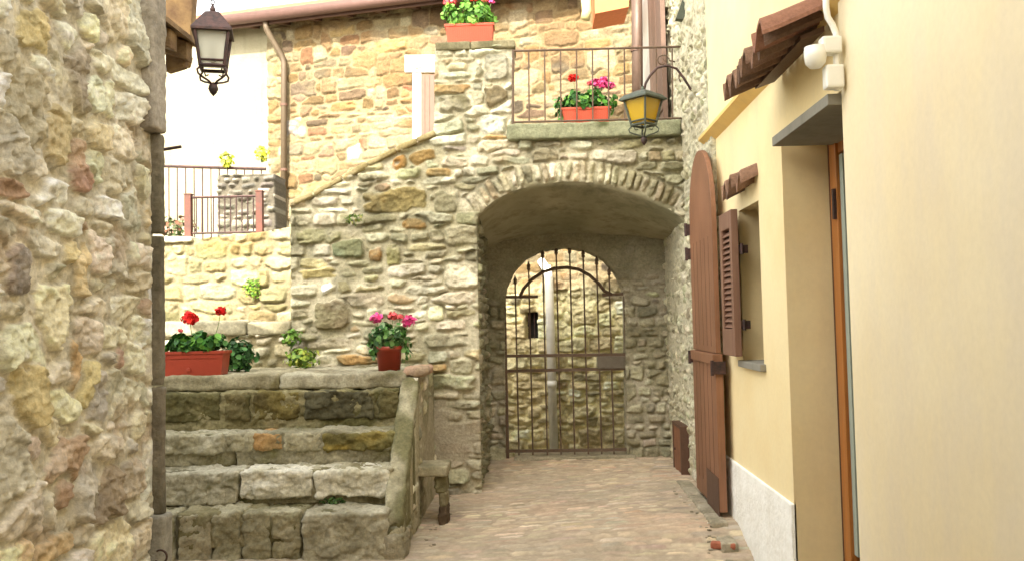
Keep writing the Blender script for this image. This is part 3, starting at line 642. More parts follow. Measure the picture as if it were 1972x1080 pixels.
# roof eave of a rear wing, seen past the corner
RW = thing('rear_wing', 'low stone wing with weathered roof beams poking out beyond the left corner', 'house', (-3.2, 5.4, 0))
ex = W(372, 60, 5.6).x; ez = W(345, 125, 5.6).z
mb = MB(); mb.box(-6, ex-.42, 5.0, 5.7, -.4, ez+.1); mb.build('wall', CEM, RW)
zt = ez+.02
for k, (yy) in enumerate((5.08, 5.32, 5.56)):
    mb = MB(); an = .35
    mb.prism([(-4.2, yy, zt+.72), (-4.2, yy, zt+.84), (ex-.03, yy, zt+.12), (ex-.03, yy, zt-.0)], (0, .1, 0)); mb.build('rafter', RAFT, RW, bevel=.008)
mb = MB(); mb.prism([(-4.2, 4.9, zt+.845), (-4.2, 4.9, zt+.88), (ex, 4.9, zt+.155), (ex, 4.9, zt+.122)], (0, .85, 0)); mb.build('roof_boards', RAFT, RW)
mb = MB(); mb.tube([W(362, -20, 5.75), W(358, 118, 5.75)], .035, 10); mb.tube([W(358, 112, 5.75), W(358, 130, 5.75)], [.045, .03], 10)
mb.build('downpipe', mat_plain('tan_pipe', (176, 150, 104), .6, 0, var=.08), RW, True)
mb = MB(); a, b, c2, d = W(318, -10, 5.62), W(372, -10, 5.62), W(366, 70, 5.62), W(318, 138, 5.62)
mb.prism([a, b, c2, W(352, 128, 5.62), d], (0, .08, 0)); mb.build('eave_board', RAFT, RW, bevel=.01)

# ================================================================= RIGHT: STONE WALL BEHIND + YELLOW HOUSE
XY = 1.5; Y0 = WX(1527, 900, XY).y; Y1 = WX(1366, 300, XY).y
RS = thing('stone_house', 'rough pitted pale stone house rising behind the tall wooden door', 'house', (XR, 9, -.1))
def rspost(U_, V_, H, C):
    pit = sst(.30, .5, fbm(U_*12, V_*17, 95, 3)); return H-.04*pit, C
wall_mesh('wall', (XR, Y1-.3, -.2), (0, 1, 0), (-1, 0, 0), 13.3-Y1, 6.6, .0145, STONE, RS, skirt=.2,
          seed=51, pal=P_RIGHT, mortar=(204, 197, 170), ch=(.05, .12), ln=(.08, .24), gap=.02, post=rspost, relief=.014, rake=.006, rough=.008, tiltm=.1, mort_cover=.028, warp=.05, stains=(((206, 200, 172), 2, .15, .5, 1), ((140, 132, 100), 3, .3, .5, 1)))
mb = MB(); mb.box(XR+.06, 7, Y1-.0, 15, -.3, 6.4); mb.build('core', CEM, RS)
# faded shutter door on the balcony + white surround, open shutter corner above
ya = WX(1292, 100, XR).y; yb = WX(1266, 100, XR).y; yd = WX(1240, 100, XR).y
mb = MB(); mb.box(XR-.075, XR+.02, yb, yd, zs, zs+2.6); mb.build('door_surround', WSTONE, RS)
mb = MB()
for k in range(5): mb.box(XR-.1+.002*(k % 2), XR-.05, ya+(yb-ya)*k/5+.004, ya+(yb-ya)*(k+1)/5-.004, zs+.02, zs+2.5)
mb.box(XR-.115, XR-.1, ya, yb, zs+.25, zs+.36); mb.box(XR-.115, XR-.1, ya, yb, zs+2.1, zs+2.22); mb.build('balcony_shutter', PINKSH, RS)
mb = MB(); a = W(1302, 36, 8.5); mb.prism([a, W(1316, 38, 8.5), W(1345, -30, 8.5), W(1325, -30, 8.5)], (0, .08, 0)); mb.build('eave_bracket', GIRON, RS)
HT = thing('wooden_hatch', 'small reddish wooden hatch low on the stone wall inside the passage', 'hatch', (XR, 9.5, 0))
y_a = WX(1304, 900, XR-.05).y; y_b = WX(1318, 900, XR-.05).y; z_t = WX(1311, 822, XR-.05).z; z_b = WX(1311, 908, XR-.05).z
mb = MB(); mb.box(XR-.075, XR+.0, y_b, y_a, z_b, z_t); mb.build('panel', mat_plain('red_wood', (138, 92, 64), .7, 0, scale=8), HT, bevel=.004)
mb = MB(); 
for yy in (y_b-.03, y_a): mb.box(XR-.085, XR, yy, yy+.03, z_b, z_t+.03)
mb.box(XR-.085, XR, y_b, y_a, z_t, z_t+.03); mb.build('frame', WOODD, HT)
mb = MB(); mb.lathe([(.012, 0), (.014, .02)], (0, 0, 0), 8); o = mb.build('knob', DIRON, HT); o.location = (XR-.09, (y_a+y_b)/2+.05, (z_b+z_t)/2); o.rotation_euler.y = -PI/2

YH = thing('yellow_house', 'cream yellow rendered house along the right with window and deep doorway', 'house', (XY, 5.5, -.2))
zt1 = EZ+1.50; ztop = EZ+3.1; XU = XY-.07; XN = 1.47
wy0 = WX(1466, 540, XY).y; wy1 = WX(1427, 540, XY).y; wz1 = WX(1450, 392, XY).z; wz0 = WX(1450, 697, XY).z
mb = MB()
mb.box(XY, XY+.35, wy1, Y1+.05, -.4, zt1); mb.box(XY, XY+.35, Y0, wy0, -.4, zt1)
mb.box(XY, XY+.35, wy0, wy1, -.4, wz0); mb.box(XY, XY+.35, wy0, wy1, wz1, zt1)
zsl = EZ+1.06; Yn = WX(1634, 540, XN).y
mb.box(XY, XY+.35, Yn, Y0, zsl+.03, zt1)
mb.box(XY+.35, 6, Y0+.02, Y1+.05, -.4, zt1)
mb.build('wall', YEL, YH)
mb = MB(); mb.box(XN, 6, -4, Yn, -.4, zt1); mb.build('near_wall', YEL2, YH, bevel=.006)
mb = MB(); mb.box(XU, 6, -4, WX(1361, 100, XU).y, zt1+.06, ztop); mb.build('upper_wall', YEL, YH)
mb = MB(); mb.prism([(XY+.01, -4, zt1-.03), (XU-.012, -4, zt1+.035), (XU-.012, -4, zt1+.062), (XY+.1, -4, zt1+.062), (XY+.1, -4, zt1-.03)], (0, Y1+4.05, 0)); mb.build('ledge', YELB, YH)
# window recess
mb = MB(); mb.box(XY+.30, XY+.34, wy0-.02, wy1+.02, wz0-.02, wz1+.02); mb.build('window_pane', DARK, YH)
mb = MB(); mb.box(XY+.22, XY+.3, wy0+.001, wy0+.06, wz0, wz1); mb.box(XY+.22, XY+.3, wy1-.06, wy1-.001, wz0, wz1); mb.box(XY+.22, XY+.3, wy0, wy1, wz1-.06, wz1-.001); mb.box(XY+.22, XY+.3, wy0, wy1, wz0+.001, wz0+.06)
mb.build('window_frame', WOODD, YH)
mb = MB(); mb.box(XY-.04, XY+.25, wy0-.05, wy1+.02, wz0-.045, wz0+.003); mb.build('window_sill', CONC, YH, bevel=.006)
# dado
zd = WX(1450, 912, XY).z
U_, V_ = None, None
dz = zd+.35
Ug, Vg = np.meshgrid(np.linspace(Y0, Y1, 200), np.linspace(-.35, zd, 70))
Hd = .018+.006*fbm(Ug*9, Vg*9, 2, 4)+.004*fbm(Ug*30, Vg*30, 3, 3)
ny, nx = Ug.shape; ii = np.arange(ny*nx).reshape(ny, nx)
P = np.stack([XY-Hd, Ug, Vg], -1)
P2 = P.copy(); P2[..., 0] = XY+.01
V = np.concatenate([P.reshape(-1, 3), P2.reshape(-1, 3)]); q = np.stack([ii[:-1, :-1], ii[1:, :-1], ii[1:, 1:], ii[:-1, 1:]], -1).reshape(-1, 4); N0 = ny*nx
top = np.stack([ii[-1, :-1], ii[-1, :-1]+N0, ii[-1, 1:]+N0, ii[-1, 1:]], -1); sd_ = np.stack([ii[:-1, 0], ii[:-1, 0]+N0, ii[1:, 0]+N0, ii[1:, 0]], -1)
np_mesh('dado', V, np.concatenate([q, top, sd_]), None, WHITE, YH)
# doorway
XD = XY+.28
mb = MB(); mb.box(XD+.0, XD+.08, Y0-.085, Y0-.001, -.3, zsl); mb.build('door_frame', mat_plain('dark_red_brown', (86, 44, 30), .5), YH)
mb = MB(); mb.box(XD-.02, XD+.05, Y0-.20, Y0-.087, -.3, zsl); mb.box(XD-.005, XD+.03, Y0-.9, Y0-.2, zsl-.12, zsl-.001); d_ = mb.build('door', ORW, YH, bevel=.004)
mb = MB(); mb.box(XD-.0, XD+.03, Y0-.26, Y0-.202, .22, zsl-.13); mb.build('door_side_strip', PALE, YH)
mb = MB(); mb.box(XD+.032, XD+.06, Yn+.0, Y0-.0, -.3, zsl); mb.build('door_glass', DARK, YH)
mb = MB(); hz = WX(1640, 385, XD-.02).z; mb.box(XD-.04, XD-.02, Y0-.19, Y0-.165, hz-.08, hz+.1); mb.build('handle', DIRON, d_)
# reveal of the near side of the doorway is the near wall itself; slab lintel
mb = MB(); fx = WX(1487, 280, 0.0001).x if False else 1.405
y_f = EYE.y; r = ray(1487, 283); y_f = (fx/r.x)*r.y
z_f = EZ+(fx/r.x)*r.z
mb.box(fx, XD+.2, Yn-.0, y_f, z_f, z_f+.055); mb.build('door_lintel_slab', CONC, YH, bevel=.004)
# pantile canopies
def pantile(mb, y0, per, xa, za, xb, zb_, thick, col, seed, n=14):
    """one S-profile tile running from the eave (xa,za) up to the wall (xb,zb_)"""
    r = random.Random(seed); segs = 5; rows = []
    j = r.uniform(-.008, .008); hx = r.uniform(-.02, .02)
    for s in range(segs+1):
        t = s/segs; row = []
        for side in (0, 1):
            for k in range(n+1):
                f = k/n*1.12; yy = y0+f*per
                hgt = .056*math.sin(2*PI*f-.5)+.014*math.sin(4*PI*f)
                row.append(Vector((xa+(xb-xa)*t+(hx if s == 0 else 0), yy, za+(zb_-za)*t+hgt*(1-.1*t)+j-(thick if side else 0))))
        rows.append(row)
    vs = [v for rw in rows for v in rw]; m = 2*(n+1); fs = []
    for s in range(segs):
        for k in range(n):
            fs.append((s*m+k, s*m+k+1, (s+1)*m+k+1, (s+1)*m+k)); o = n+1; fs.append((s*m+o+k, (s+1)*m+o+k, (s+1)*m+o+k+1, s*m+o+k+1))
        fs.append((s*m, (s+1)*m, (s+1)*m+n+1, s*m+n+1)); fs.append((s*m+n, s*m+2*n+1, (s+1)*m+2*n+1, (s+1)*m+n))
    for k in range(n):
        fs.append((k, n+1+k, n+2+k, k+1)); b = segs*m; fs.append((b+k, b+k+1, b+n+2+k, b+n+1+k))
    mb.add(vs, fs, lin(col))
tc = [(140, 110, 92), (120, 96, 80), (152, 122, 102), (112, 90, 76), (132, 104, 86)]
xe = 1.14; r = ray(1390, 172); ye = xe/r.x*r.y; ze = EZ+xe/r.x*r.z
ynear = 4.42; N = 7; per = (ye-ynear)/N
CN = bpy.data.objects.new('door_canopy', None); 
mb = MB()
for k in range(N):
    pantile(mb, ye-(k+1)*per, per, xe, ze, XU+.02, ze+.12, .02, tc[k % 5], k)
mb.build('door_canopy', TILE, YH, smooth=False)
mb = MB(); mb.prism([(xe+.20, ynear+.02, ze+.01), (XU+.03, ynear+.02, ze+.06), (XU+.03, ynear+.02, ze+.03), (xe+.20, ynear+.02, ze-.01)], (0, ye-ynear-.03, 0)); mb.build('canopy_boards', WOODD, YH)
# big near end tile seen from above/side
mb = MB(); pantile(mb, ynear-.1, .2, xe-.01, ze+.035, XU+.02, ze+.165, .022, (146, 106, 88), 99); mb.build('end_tile', TILE, YH)
xe2 = 1.36; r = ray(1388, 368); ye2 = xe2/r.x*r.y; ze2 = EZ+xe2/r.x*r.z; yn2 = wy0-.02
mb = MB(); n2 = 4; per2 = (ye2-yn2)/n2
for k in range(n2): pantile(mb, ye2-(k+1)*per2, per2, xe2, ze2, XY+.0, ze2+.06, .02, tc[(k+2) % 5], 20+k)
mb.build('window_canopy', TILE, YH)
# shutter
sx0 = 1.40; sy0 = 6.48; sy1 = 6.91
szt = EZ+.772; szb = EZ-.30
SHO = MB(); fr_ = .075
def sb(*a): SHO.box(*a)
sb(sx0, sx0+.05, sy0, sy0+fr_, szb, szt); sb(sx0, sx0+.05, sy1-fr_, sy1, szb, szt); sb(sx0, sx0+.05, sy0+fr_, sy1-fr_, szt-.13, szt); sb(sx0, sx0+.05, sy0+fr_, sy1-fr_, szb, szb+.2)
shu = SHO.build('shutter', SHUT, YH, bevel=.004)
mb = MB(); nl = 17
for k in range(nl):
    z = szb+.21+(szt-.14-szb-.21)*(k+.5)/nl
    mb.prism([(sx0+.004, sy0+fr_, z-.022), (sx0+.012, sy0+fr_, z-.026), (sx0+.046, sy0+fr_, z+.012), (sx0+.038, sy0+fr_, z+.018)], (0, sy1-sy0-2*fr_, 0))
mb.build('louvres', SHUT, shu)
mb = MB(); mb.box(sx0+.052, sx0+.058, sy0+.06, sy1-.06, szb+.15, szt-.1); mb.build('backing', DARK, shu)
for zz_ in (WX(1428, 478, 1.45).z, WX(1428, 625, 1.45).z):
    mb = MB(); mb.box(sx0+.05, XY+.02, sy0+.01, sy0+.03, zz_-.03, zz_+.03); mb.tube([(sx0+.07, sy0-.012, zz_-.04), (sx0+.07, sy0-.012, zz_+.04)], .012, 8); mb.build('hinge', DIRON, shu)

# hairline cracks and a mason's nails on the near plaster, as thin real grooves of dark filler
def crack(pts, w=.0012):
    m_ = MB(); pr = [WX(px, py, XN) for px, py in pts]; fin = []
    rc = random.Random(int(pts[0][0]))
    for a_, b_ in zip(pr[:-1], pr[1:]):
        for t in range(6): p_ = a_.lerp(b_, t/6); fin.append((XN-.0004, p_.y+rc.gauss(0, .004), p_.z+rc.gauss(0, .004)))
    m_.tube(fin, w, 4); return m_

# grit gathered along the foot of the walls
rgp = random.Random(5); gb = []
for k in range(90):
    if k < 55: gx, gy = 1.24+rgp.gauss(0, .05), rgp.uniform(6.3, 8.6)
    else: gx, gy = -.98+abs(rgp.gauss(0, .06)), rgp.uniform(6.9, 8.8)
    r0 = rgp.uniform(.004, .013); z0 = float(gh(gx, gy)); cc_ = rgp.choice([(178, 170, 150), (150, 140, 120), (196, 188, 170), (134, 122, 100)])
    gb.append(rock_block(gx-r0*1.3, gx+r0*1.3, gy-r0, gy+r0, z0-.002, z0+r0, 700+k, cc_, (140, 130, 108), .012, r0*.4, .001))
o = rocks('grit', gb, STONE); tag(o, 'scattered grit and small pebbles along the foot of the walls', 'gravel', kind='stuff')
# security light cluster, conduit
SL = thing('security_light', 'white plastic globe lamp and sensor boxes with conduit under the tile canopy', 'light', W(1590, 110, 4.2))
def local(o, *pts): return [Vector(p)-o.location for p in pts]
DLY = 4.2
def lw(px, py, d=DLY): return W(px, py, d)-SL.location
k_ = DLY/F
mb = MB(); c = lw(1570, 110); R_ = 21*k_
mb.lathe([(.001, -R_*1.15), (R_*.55, -R_*1.02), (R_*.9, -R_*.6), (R_, 0), (R_, R_*.6), (R_*.95, R_*.62), (R_*.95, R_*.9), (R_*.5, R_*1.0)], c, 24); mb.build('globe', PLAST, SL, True)
mb = MB(); c = lw(1597, 90); mb.box(c.x-.042, c.x+.05, c.y-.04, c.y+.04, c.z-.04, c.z+.042); mb.build('junction_box', PLAST, SL, bevel=.012)
mb = MB(); c = lw(1604, 150); mb.box(c.x-.04, c.x+.045, c.y-.035, c.y+.04, c.z-.055, c.z+.058); mb.build('sensor', PLAST, SL, bevel=.014)
mb = MB(); mb.tube([lw(1590, -30), lw(1591, 15), lw(1594, 34), lw(1603, 48), lw(1610, 66), lw(1611, 130), lw(1612, 175)], .016, 8); mb.tube([lw(1597, 90), lw(1570, 95)], .02, 8); mb.build('conduit', PLAST, SL, True)

# tall arched door leaf leaning open against the wall
DO = thing('wooden_door', 'tall brown painted wooden door leaf with rounded top standing open against the wall', 'door', (1.42, 7.8, 0))
xd = 1.385; ynd = WX(1386, 900, xd).y; yfd = WX(1336, 700, xd).y
zap = WX(1355, 279, xd).z; zsh = WX(1375, 425, xd).z; zmid = WX(1365, 677, xd).z
zb_n = WX(1390, 990, xd).z; zb_f = WX(1345, 960, xd).z
def leaf(name, za_, zb__, arched, thick=.04, x=xd):
    ym = (ynd+yfd)/2; hw = (yfd-ynd)/2; pts = [(x, ynd, za_), (x, yfd, za_ if not name == 'lower' else zb_f)]
    if arched:
        for t in np.linspace(0, PI, 24): pts.append((x, ym+hw*math.cos(t), zsh+(zap-zsh)*math.sin(t)**.85))
    else: pts += [(x, yfd, zb__), (x, ynd, zb__)]
    m = MB(); m.prism(pts, (thick, 0, 0)); return m
lf = leaf('upper', zmid, 0, True).build('upper_leaf', WOOD, DO, bevel=.004)
gzd = float(gh(1.42, ynd))
lf2 = leaf('x', max(gzd, zb_n)+.01, zmid-.006, False, .06, xd-.008).build('lower_leaf', WOOD, DO, bevel=.004)
mb = MB()
for k in range(1, 6):
    yy = ynd+(yfd-ynd)*k/6; mb.box(xd-.002, xd+.002, yy-.002, yy+.002, zmid+.05, zsh-.1); mb.box(xd-.010, xd-.006, yy-.002, yy+.002, zb_n+.15, zmid-.08)
mb.build('board_joint', WOODD, DO)
mb = MB(); mb.box(xd-.028, xd-.008, ynd, yfd, zmid-.09, zmid-.008); mb.build('rail_moulding', WOOD, DO, bevel=.004)
mb = MB(); mb.box(xd-.016, xd-.009, ynd+.0, ynd+.5, gzd+.02, gzd+.32); mb.build('kick_patch', WOODD, DO)
for (px, py, nearside) in ((1387, 712, 1), (1340, 432, 0), (1340, 482, 0), (1343, 690, 0)):
    p = WX(px, py, xd-.03); mb = MB(); yy = ynd-.01 if nearside else yfd+.0
    mb.box(xd-.03, xd+.07, yy-.015, yy+.02, p.z-.05, p.z+.05); mb.tube([(xd-.035, yy, p.z-.06), (xd-.035, yy, p.z+.06)], .014, 8); mb.build('hinge', DIRON, DO)
# stone edging strip along the foot of the door and loose brick
mb_l = []
for k in range(7):
    ya_ = 6.2+k*.36
    gzz = float(gh(1.3, ya_+.18)); mb_l.append(rock_block(1.27, 1.40, ya_+.005, ya_+.35, gzz-.1, gzz+.022, 300+k, (172, 162, 140), (146, 138, 116), .015, .015, .005))
o = rocks('kerb', mb_l, STONE); tag(o, kind='structure')
gzz = float(gh(1.2, 6.62))
v, q, c = rock_block(-.09, .09, -.035, .035, -.0, .05, 320, (176, 108, 84), (150, 96, 76), .008, .012, .004)
an = -.35; p = W(1393, 1040, 6.62)
v = np.stack([p.x+v[:, 0]*math.cos(an)-v[:, 1]*math.sin(an), p.y+v[:, 0]*math.sin(an)+v[:, 1]*math.cos(an), v[:, 2]+float(gh(p.x, p.y))+.0], 1)
o = rocks('brick', [(v, q, c)], STONE); tag(o, 'loose piece of red brick on the paving by the white dado', 'brick')

# ================================================================= FAR STONE HOUSE
FH = thing('stone_house', 'sunlit golden stone house with gutter and shuttered window behind the balcony', 'house', (-1.5, 13.2, 0))
an = -math.atan(.235); fU = Vector((math.cos(an), math.sin(an), 0)); fN = Vector((math.sin(an), -math.cos(an), 0))
def fy(X): return 13.2-.235*(X+1.5)
def FW(px, py, off=0.):                      # hit the facade plane (offset towards the viewer)
    r = ray(px, py); o = Vector((-1.5, 13.2, 0))+fN*off; t = (o-EYE).dot(fN)/r.dot(fN); return EYE+r*t
c0 = FW(517, 300); fO = Vector((c0.x, c0.y, -1.9))
def fp(px, py): w = FW(px, py); return ((w-fO).dot(fU), w.z+1.9)
ez0 = FW(840, -5).z
whole = fp(1012, 600); 
wh = [fp(1011, 601), fp(1036, 600), fp(1037, 651), fp(1012, 652)]
fe = []
def fx_(px, py, w, h, col, an_=0): c = fp(px, py); k = 13.1/F; return (c[0], c[1], w/2*k, h/2*k, an_, col, .03)
fe = [fx_(575, 187, 44, 24, (176, 140, 118)), fx_(590, 215, 30, 26, (190, 150, 110)), fx_(528, 130, 22, 26, (222, 134, 84)), fx_(527, 165, 20, 22, (218, 140, 96)), fx_(628, 292, 36, 26, (206, 160, 136)), fx_(682, 293, 34, 30, (246, 238, 226)),
      fx_(560, 250, 40, 40, (206, 200, 184)), fx_(660, 206, 60, 20, (232, 178, 100)), fx_(785, 170, 26, 14, (220, 130, 90)), fx_(790, 210, 26, 16, (222, 132, 88)), fx_(750, 88, 80, 26, (214, 172, 100)), fx_(655, 60, 70, 24, (210, 176, 112)),
      fx_(1125, 600, 70, 60, (190, 150, 84)), fx_(1150, 550, 60, 40, (184, 158, 104)), fx_(1165, 610, 50, 40, (176, 166, 120))]
def fpost(U_, V_, H, C):                   # the low part beyond the gate is greyer, painted brighter to offset the shade
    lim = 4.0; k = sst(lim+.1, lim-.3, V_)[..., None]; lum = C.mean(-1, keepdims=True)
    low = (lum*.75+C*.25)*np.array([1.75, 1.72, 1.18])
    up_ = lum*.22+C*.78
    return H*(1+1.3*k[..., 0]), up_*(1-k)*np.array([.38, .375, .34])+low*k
fw_w = (Vector((XR+.1, fy(XR+.1), 0))-Vector((fO.x, fO.y, 0))).length
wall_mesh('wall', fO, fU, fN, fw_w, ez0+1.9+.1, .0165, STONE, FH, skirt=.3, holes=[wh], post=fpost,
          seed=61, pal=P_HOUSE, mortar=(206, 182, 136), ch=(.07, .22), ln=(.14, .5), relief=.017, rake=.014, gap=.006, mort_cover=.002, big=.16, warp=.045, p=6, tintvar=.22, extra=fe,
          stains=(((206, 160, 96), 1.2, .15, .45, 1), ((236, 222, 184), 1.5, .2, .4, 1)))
mb = MB()
A_ = fO+fN*-.3; B_ = A_+fU*fw_w; mb.prism([(A_.x, A_.y, -2.2), (A_.x, A_.y, ez0), (A_.x, A_.y+5, ez0), (A_.x, A_.y+5, -2.2)], fU*fw_w); mb.build('core', DARK if False else CEM, FH)
c = FW(1024, 626, -.18); mb = MB(); mb.box(c.x-.2, c.x+.2, c.y-.0, c.y+.02, c.z-.3, c.z+.3); w_ = mb.build('dark_window', DARK, FH)
mb = MB(); c = FW(1024, 626, -.05)
for dx in (-.04, .04): mb.tube([(c.x+dx, c.y, c.z-.22), (c.x+dx, c.y, c.z+.22)], .009, 6)
mb.build('window_bars', DIRON, w_)
# gutter, fascia, rafter ends, roof
zg = FW(640, 18, .35).z
def along(px, off): 
    w = FW(px, 20, off); return w
gA = FW(372, 40, .42); gB = FW(1330, 40, .42); gA.z = gB.z = zg
mb = MB(); mb.tube([gA, gB], .085, 12); mb.build('gutter', FASC, FH, True)
mb = MB(); a = gA+fN*-.09; mb.prism([a+Vector((0, 0, -.10)), a+Vector((0, 0, .10)), a+fN*-.05+Vector((0, 0, .10)), a+fN*-.05+Vector((0, 0, -.10))], gB-gA); mb.build('fascia', FASC, FH)
mb = MB(); a = gA+fN*-.02+Vector((0, 0, .07)); mb.prism([a, a+Vector((0, 0, .08)), a-fN*3.5+Vector((0, 0, 1.5)), a-fN*3.5+Vector((0, 0, 1.42))], gB-gA); mb.build('roof', mat_plain('terracotta_roof', (170, 110, 84), .9, 0, bump=.6), FH)
Lg = (gB-gA).length; nr = 14
for k in range(nr):
    p = gA+(gB-gA)*((k+.5)/nr)-fN*.14; mb = MB()
    q0 = p+Vector((0, 0, .02)); mb.prism([q0+Vector((0, 0, -.12)), q0, q0-fN*.5+Vector((0, 0, .12)), q0-fN*.5+Vector((0, 0, 0))], fU*.1); mb.build('rafter', WOODD, FH)
# downpipe (elbow then straight)
mb = MB(); mb.tube([FW(511, 38, .36), FW(513, 56, .34), FW(543, 108, .12), FW(547, 122, .1), FW(546, 430, .1)], .048, 10)
dp = mb.build('downpipe', mat_plain('tan_brown_pipe', (92, 78, 60), .55, .1, var=.08), FH, True)
for y in (205, 330):
    mb = MB(); a = FW(547, y, .1); mb.tube([a, a+Vector((0, 0, .04))], .058, 10); mb.build('clip', WOODD, dp)
mb = MB(); mb.tube([W(1226, -40, 9.95), W(1227, 60, 9.95), W(1228, 236, 9.95)], .062, 12); o = mb.build('downpipe', PIPEB, FH, True)
for y in (100,):
    mb = MB(); a = W(1226, y, 9.95); mb.tube([a, a+Vector((0, 0, .05))], .07, 12); mb.build('clip', WOODD, o)
mb = MB(); mb.tube([W(1126, -30, 10.6), W(1130, 22, 10.6), W(1127, 38, 10.6)], .06, 10); mb.build('drain_spout', mat_plain('pale_spout', (206, 196, 140), .6), FH, True)
mb = MB(); p4 = [W(1144, -30, 10.6), W(1212, -30, 10.6), W(1211, 14, 10.6), W(1146, 27, 10.6)]; mb.prism(p4, (0, .6, 0)); mb.build('soffit_board', ORP, FH)
# window: white lintel, white frame, shutter
mb = MB()
def fq(x0_, x1_, y0_, y1_, d, m, name, par=FH, bev=0):
    a = FW(x0_, y0_, d); b = FW(x1_, y0_, d); e = FW(x0_, y1_, d); f_ = FW(x1_, y1_, d)
    m_ = MB(); m_.prism([a, b, f_, e], -fN*(d+.05)); return m_.build(name, m, par, bevel=bev)
fq(779, 868, 106, 140, .05, WSTONE, 'window_lintel', bev=.01); fq(794, 811, 141, 268, .045, WSTONE, 'window_surround', bev=.006)
sh = fq(811, 860, 144, 268, .04, PINKSH, 'window_shutter')
for x in (815, 824, 833, 842): fq(x, x+3, 146, 266, .05, PINKSH, 'shutter_batten', sh)
# white pipe beyond the gate
mb = MB(); mb.tube([FW(1052, 512, .15), FW(1057, 535, .15), FW(1068, 905, .15)], .062, 12)
o = mb.build('drainpipe', PIPEW, None, True); tag(o, 'white plastic drainpipe on the stone wall seen through the gate', 'pipe')
mb = MB(); a = FW(1063.5, 745, .15); mb.tube([a, a+Vector((0, 0, .09))], .07, 12); mb.build('collar', PIPEW, o, True)
mb = MB(); a = FW(1052, 518, .15); mb.tube([a, a+Vector((-.07, .14, .12))], .062, 12); mb.build('elbow', PIPEW, o, True)

# cream house far left
CH = thing('cream_house', 'pale cream plastered house glowing in the sun at the far left', 'house', (-5, 14.4, 0))
zc = W(480, 50, 13.9).z
mb = MB(); mb.prism([(-9, 14.9, 1.5), (c0.x+.1, 13.85, 1.5), (c0.x+.1, 13.85, zg+.1), (-9, 14.9, zg+.1)], (0, 3, 0)); mb.build('wall', CREAM, CH)

# ================================================================= FAR-LEFT RAILINGS
def bar(mb, a, b, w=.009): mb.tube([a, b], w, 6)
R1 = thing('iron_railing', 'thin upper iron railing in front of the cream house', 'railing', W(410, 500, 11.3))
def rel(o, p): return Vector(p)-o.location
D1 = 11.3; zb1 = W(400, 470, DT).z-.1
mb = MB(); bar(mb, rel(R1, W(300, 320, D1)), rel(R1, W(512, 326, D1)), .022); mb.build('top_rail', DIRON, R1)
for k in range(12):
    px = 325+k*16.2; a = W(px, 323, D1); mb = MB(); bar(mb, rel(R1, a), rel(R1, (a.x, a.y, zb1)), .008); mb.build('baluster', DIRON, R1)
R2 = thing('iron_gate', 'low iron gate between two rusty square posts on the terrace edge', 'gate', W(435, 450, 9.55))
D2 = 9.55
for px, w in ((363, .035), (500, .035)):
    mb = MB(); a = rel(R2, W(px, 376 if px < 400 else 370, D2)); b = rel(R2, W(px, 455, D2)); mb.box(a.x-w, a.x+w, a.y-w, a.y+w, b.z-.1, a.z); mb.box(a.x-w*1.15, a.x+w*1.15, a.y-w*1.15, a.y+w*1.15, a.z, a.z+.012); mb.build('post', mat_plain('rusty_post', (104, 62, 50), .8, 0, c2=(84, 56, 48)), R2)
mb = MB(); bar(mb, rel(R2, W(368, 381, D2)), rel(R2, W(496, 378, D2)), .014); mb.build('rail', DIRON, R2)
mb = MB(); bar(mb, rel(R2, W(368, 450, D2)), rel(R2, W(496, 447, D2)), .012); mb.build('rail', DIRON, R2)
for k in range(11):
    px = 378+k*11; mb = MB(); bar(mb, rel(R2, W(px, 381, D2)), rel(R2, W(px, 448, D2)), .007); mb.build('bar', DIRON, R2)
PP = thing('stone_pier', 'grey dry stone pier behind the low iron gate', 'pier', (W(465, 400, 10.6).x, 10.6, 2.2))
pa = W(419, 338, 10.6); pb = W(512, 338, 10.6)
mb_o = wall_mesh('masonry', (0, 0, 0), (1, 0, 0), (0, -1, 0), pb.x-pa.x+.1, pa.z-2.2, .014, STONE, PP, skirt=.5, seed=71, pal=[((136, 131, 118), 3), ((116, 111, 102), 3), ((158, 152, 138), 2), ((90, 86, 78), 1)],
                mortar=(96, 90, 78), ch=(.05, .12), ln=(.1, .3), relief=.03, rake=.03)
mb_o.location = (pa.x, 10.6, 2.2)
mb = MB(); bar(mb, W(300, 291, 6.2), W(349, 283, 6.2), .012); o = mb.build('iron_spike', DIRON, None); tag(o, 'short black iron rod sticking out past the left house corner', 'rod')

# ================================================================= WROUGHT IRON GATE
GT = thing('iron_gate', 'wrought iron gate with arched top and spear bars in the vaulted passage', 'gate', W(1088, 880, DG+.08))
DGT = DG+.06
def gw(px, py, d=DGT): return W(px, py, d)-GT.location
for px in (971, 1203):
    mb = MB(); a = gw(px, 570); b = gw(px+5, 882); mb.box(a.x-.018, a.x+.018, a.y-.018, a.y+.018, b.z, a.z)
    mb.build('stile', IRON, GT)
def hb(y0_, y1_, x0_, x1_, r_, name='rail'):
    m_ = MB(); a = gw(x0_, y0_); b = gw(x1_, y1_); m_.prism([a+Vector((0, -.012, -r_)), a+Vector((0, .012, -r_)), a+Vector((0, .012, r_)), a+Vector((0, -.012, r_))], b-a); return m_.build(name, IRON, GT)
hb(572, 571, 940, 1036, .017); hb(568, 566, 1160, 1203, .017); hb(685, 682, 973, 1206, .018); hb(714, 709, 973, 1206, .018); hb(868, 865, 974, 1207, .018)
mb = MB(); mb.tube([gw(1000, 574), gw(1008, 556), gw(1024, 538), gw(1045, 524), gw(1068, 517), gw(1092, 515), gw(1115, 519), gw(1135, 530), gw(1152, 545), gw(1164, 560), gw(1178, 567)], .02, 8); mb.build('arch_bar', IRON, GT, True)
